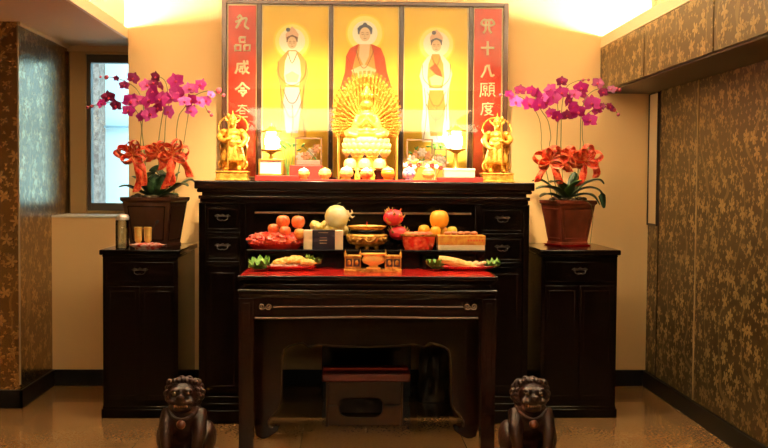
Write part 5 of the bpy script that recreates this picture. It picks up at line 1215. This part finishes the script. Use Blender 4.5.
# ------------------------------------------------------------------ guardian lions in the foreground
def lion(cx, label, sg):
    Y = 4.25; s = sc_(Y); X = PX(cx, Y, 400); t_ = thing('lion_statue', (X, Y, 0), label, 'statue', 'carved lions in front of the altar')
    def q(x, y, z): return Vector((X+sg*x, Y+y, z))
    MB().rings([[q(-.125*k, -.16*k, z), q(.125*k, -.16*k, z), q(.125*k, .17*k, z), q(-.125*k, .17*k, z)] for k, z in ((1, 0), (1, .035), (.9, .045), (.88, .097), (.97, .108), (.97, .125))]).build('stand', STONE, t_, smooth=False, bevel=.004)
    z0 = .125; b_ = MB()
    b_.ell(q(0, .06, z0+.085), (.095, .105, .085)); b_.ell(q(0, .0, z0+.16), (.078, .075, .10)); b_.ell(q(0, -.035, z0+.20), (.068, .050, .062))
    for k in (-1, 1):
        b_.tube([q(k*.058, -.02, z0+.20), q(k*.068, -.065, z0+.13), q(k*.062, -.085, z0+.07), q(k*.062, -.09, z0+.022)], [.036, .030, .024, .024], 12, smooth=3)
        b_.ell(q(k*.064, -.105, z0+.018), (.032, .042, .020))
        for f in range(4): b_.ell(q(k*.064-.021+f*.014, -.138, z0+.012), (.009, .014, .012), None, 8, 6)
        b_.ell(q(k*.085, .04, z0+.075), (.040, .075, .070), Euler((.4, 0, 0))); b_.ell(q(k*.095, -.03, z0+.018), (.027, .055, .018))
    b_.ell(q(0, -.04, z0+.275), (.062, .060, .056))                 # skull
    b_.ell(q(0, -.088, z0+.252), (.042, .036, .020)); b_.ell(q(0, -.080, z0+.222), (.036, .032, .014))   # muzzle, jaw
    b_.ell(q(0, -.118, z0+.272), (.020, .014, .014))                 # nose
    for k in (-1, 1):
        b_.ell(q(k*.027, -.092, z0+.298), (.019, .016, .012), Euler((0, k*.3, 0))); b_.ell(q(k*.055, -.02, z0+.315), (.018, .012, .022), Euler((0, k*.5, 0))); b_.ell(q(k*.034, -.094, z0+.254), (.018, .018, .016))
    b_.tube([q(0, .15, z0+.06), q(0, .17, z0+.14), q(0, .13, z0+.20), q(0, .11, z0+.25)], [.022, .028, .032, .008], 10, smooth=3)
    b_.build('body', LIONM, t_, remesh=.0055)
    mn = MB()
    for ring_, (rr, yy, n_, sz) in enumerate(((.060, -.050, 15, .016), (.068, -.02, 15, .018), (.066, .015, 14, .018))):
        for i in range(n_):
            a = 2*PI*(i+.5*(ring_ % 2))/n_
            if ring_ == 0 and -2.2 < a-2*PI*(a > PI) < -.95: continue
            c = q(math.cos(a)*rr, yy, z0+.272+math.sin(a)*rr*.82); mn.ell(c, (sz, sz*.8, sz*.85), None, 10, 8)
            sp_ = [c+Vector((math.cos(t2)*sz*(.75-.06*t2), -sz*.75, math.sin(t2)*sz*(.75-.06*t2))) for t2 in [k_*.8 for k_ in range(11)]]
            mn.tube(sp_, .0028, 5)
    for i in range(7): mn.ell(q(-.05+i*.0167, -.052, z0+.325+.008*math.sin(i*PI/6)), (.013, .016, .013), None, 8, 6)
    mn.build('mane', LIONM, t_)
    for k in (-1, 1): MB().ell(q(k*.027, -.102, z0+.288), .010, None, 12, 8).build('eye', mat('lion_eye', (.05, .02, .008), .2, coat=.3), t_)
    th = MB()
    for i in range(6): th.ell(q(-.025+i*.01, -.112, z0+.238), (.004, .004, .006), None, 6, 5)
    th.build('teeth', mat('lion_teeth', (.22, .10, .05), .35), t_)
    cb = MB().tube([q(-.062, -.045, z0+.215), q(-.035, -.085, z0+.190), q(0, -.098, z0+.180), q(.035, -.085, z0+.190), q(.062, -.045, z0+.215)], .008, 8, smooth=4).build('collar', LIONM, t_)
    MB().ell(q(0, -.103, z0+.162), .019, None, 16, 10).build('bell', mat('lion_bell', (.10, .018, .006), .3, coat=.3), t_)
    return t_
lion(185, 'carved dark wooden lion seated on the floor left of the offering table', 1)
lion(529.5, 'carved dark wooden lion seated on the floor right of the offering table', -1)
# ------------------------------------------------------------------ light
def area(name, loc, sx, sy, power, col, rot=(0, 0, 0), spread=PI):
    l = bpy.data.lights.new(name, 'AREA'); l.shape = 'RECTANGLE'; l.size = sx; l.size_y = sy; l.energy = power; l.color = col; l.spread = spread
    o = bpy.data.objects.new(name, l); C.objects.link(o); o.location = loc; o.rotation_euler = rot; return o
def spot(name, loc, target, power, col, ang, blend, size=.05):
    l = bpy.data.lights.new(name, 'SPOT'); l.energy = power; l.color = col; l.spot_size = math.radians(ang); l.spot_blend = blend; l.shadow_soft_size = size
    o = bpy.data.objects.new(name, l); C.objects.link(o); o.location = loc
    o.rotation_euler = (Vector(target)-Vector(loc)).to_track_quat('-Z', 'Y').to_euler(); return o
WARM = (1, .66, .30); WARM2 = (1, .62, .26)
TUBE = emis('cove_tube_glow', (1, .90, .66), 560)
tag(MB().tube([(XS-.10, 1.2, ZS+.045), (XS-.10, YW-.06, ZS+.045)], .013, 8).build('cove_light_tube', TUBE, loc=(XS-.10, 3.6, ZS+.045)), 'glowing cove light tube behind the lip of the left soffit', 'cove light', 'cove light tubes')
tag(MB().tube([(XC+.12, 1.2, ZCT+.04), (XC+.12, YW-.06, ZCT+.04)], .013, 8).build('cove_light_tube', TUBE, loc=(XC+.12, 3.6, ZCT+.04)), 'glowing cove light tube above the right upper cabinets', 'cove light', 'cove light tubes')
# long lit panel high on the wall behind the camera, mirrored in the painting glass
LP = emis('wall_lamp_glow', (1, .78, .45), 6.5)
wl = thing('wall_lamp', (.2, YB, 2.2), 'long lit lamp high on the wall opposite the altar', 'lamp')
MB().box(-1.45, 1.95, YB+.03, YB+.06, 2.02, 2.33).build('lamp_diffuser', LP, wl); MB().box(-1.47, 1.97, YB, YB+.03, 2.0, 2.35).build('lamp_housing', WHITE, wl)
xm0 = PX(366, 6)
for k, (dx, tx, pw) in enumerate(((-.45, -.35, 640), (.45, .35, 640))):
    g = (xm0+dx, 5.15, ZC-.02)
    spot('altar_downlight', g, (xm0+tx, 6.2, 1.15), pw, (1, .72, .38), 66, 1, .04)
    dl = thing('downlight', (xm0+dx, 5.15, ZC), ['round recessed downlight above the left half of the altar', 'round recessed downlight above the right half of the altar'][k], 'downlight', 'downlights above the altar')
    MB().lathe([(.055, -.012), (.06, 0), (.045, 0), (.045, -.012)], (xm0+dx, 5.15, ZC), 24).build('rim', WHITE, dl)
area('room_ceiling_lamp', (.1, 5.15, ZC-.02), 1.8, .4, 38, (1, .78, .51))
W = bpy.data.worlds.new('world'); bpy.context.scene.world = W; W.use_nodes = True
W.node_tree.nodes['Background'].inputs[0].default_value = (.58, .80, .95, 1); W.node_tree.nodes['Background'].inputs[1].default_value = 6
sc = bpy.context.scene
sc.view_settings.view_transform = 'Standard'; sc.view_settings.look = 'None'; sc.view_settings.exposure = 0.0; sc.view_settings.gamma = 1; sc.view_settings.use_curve_mapping = False
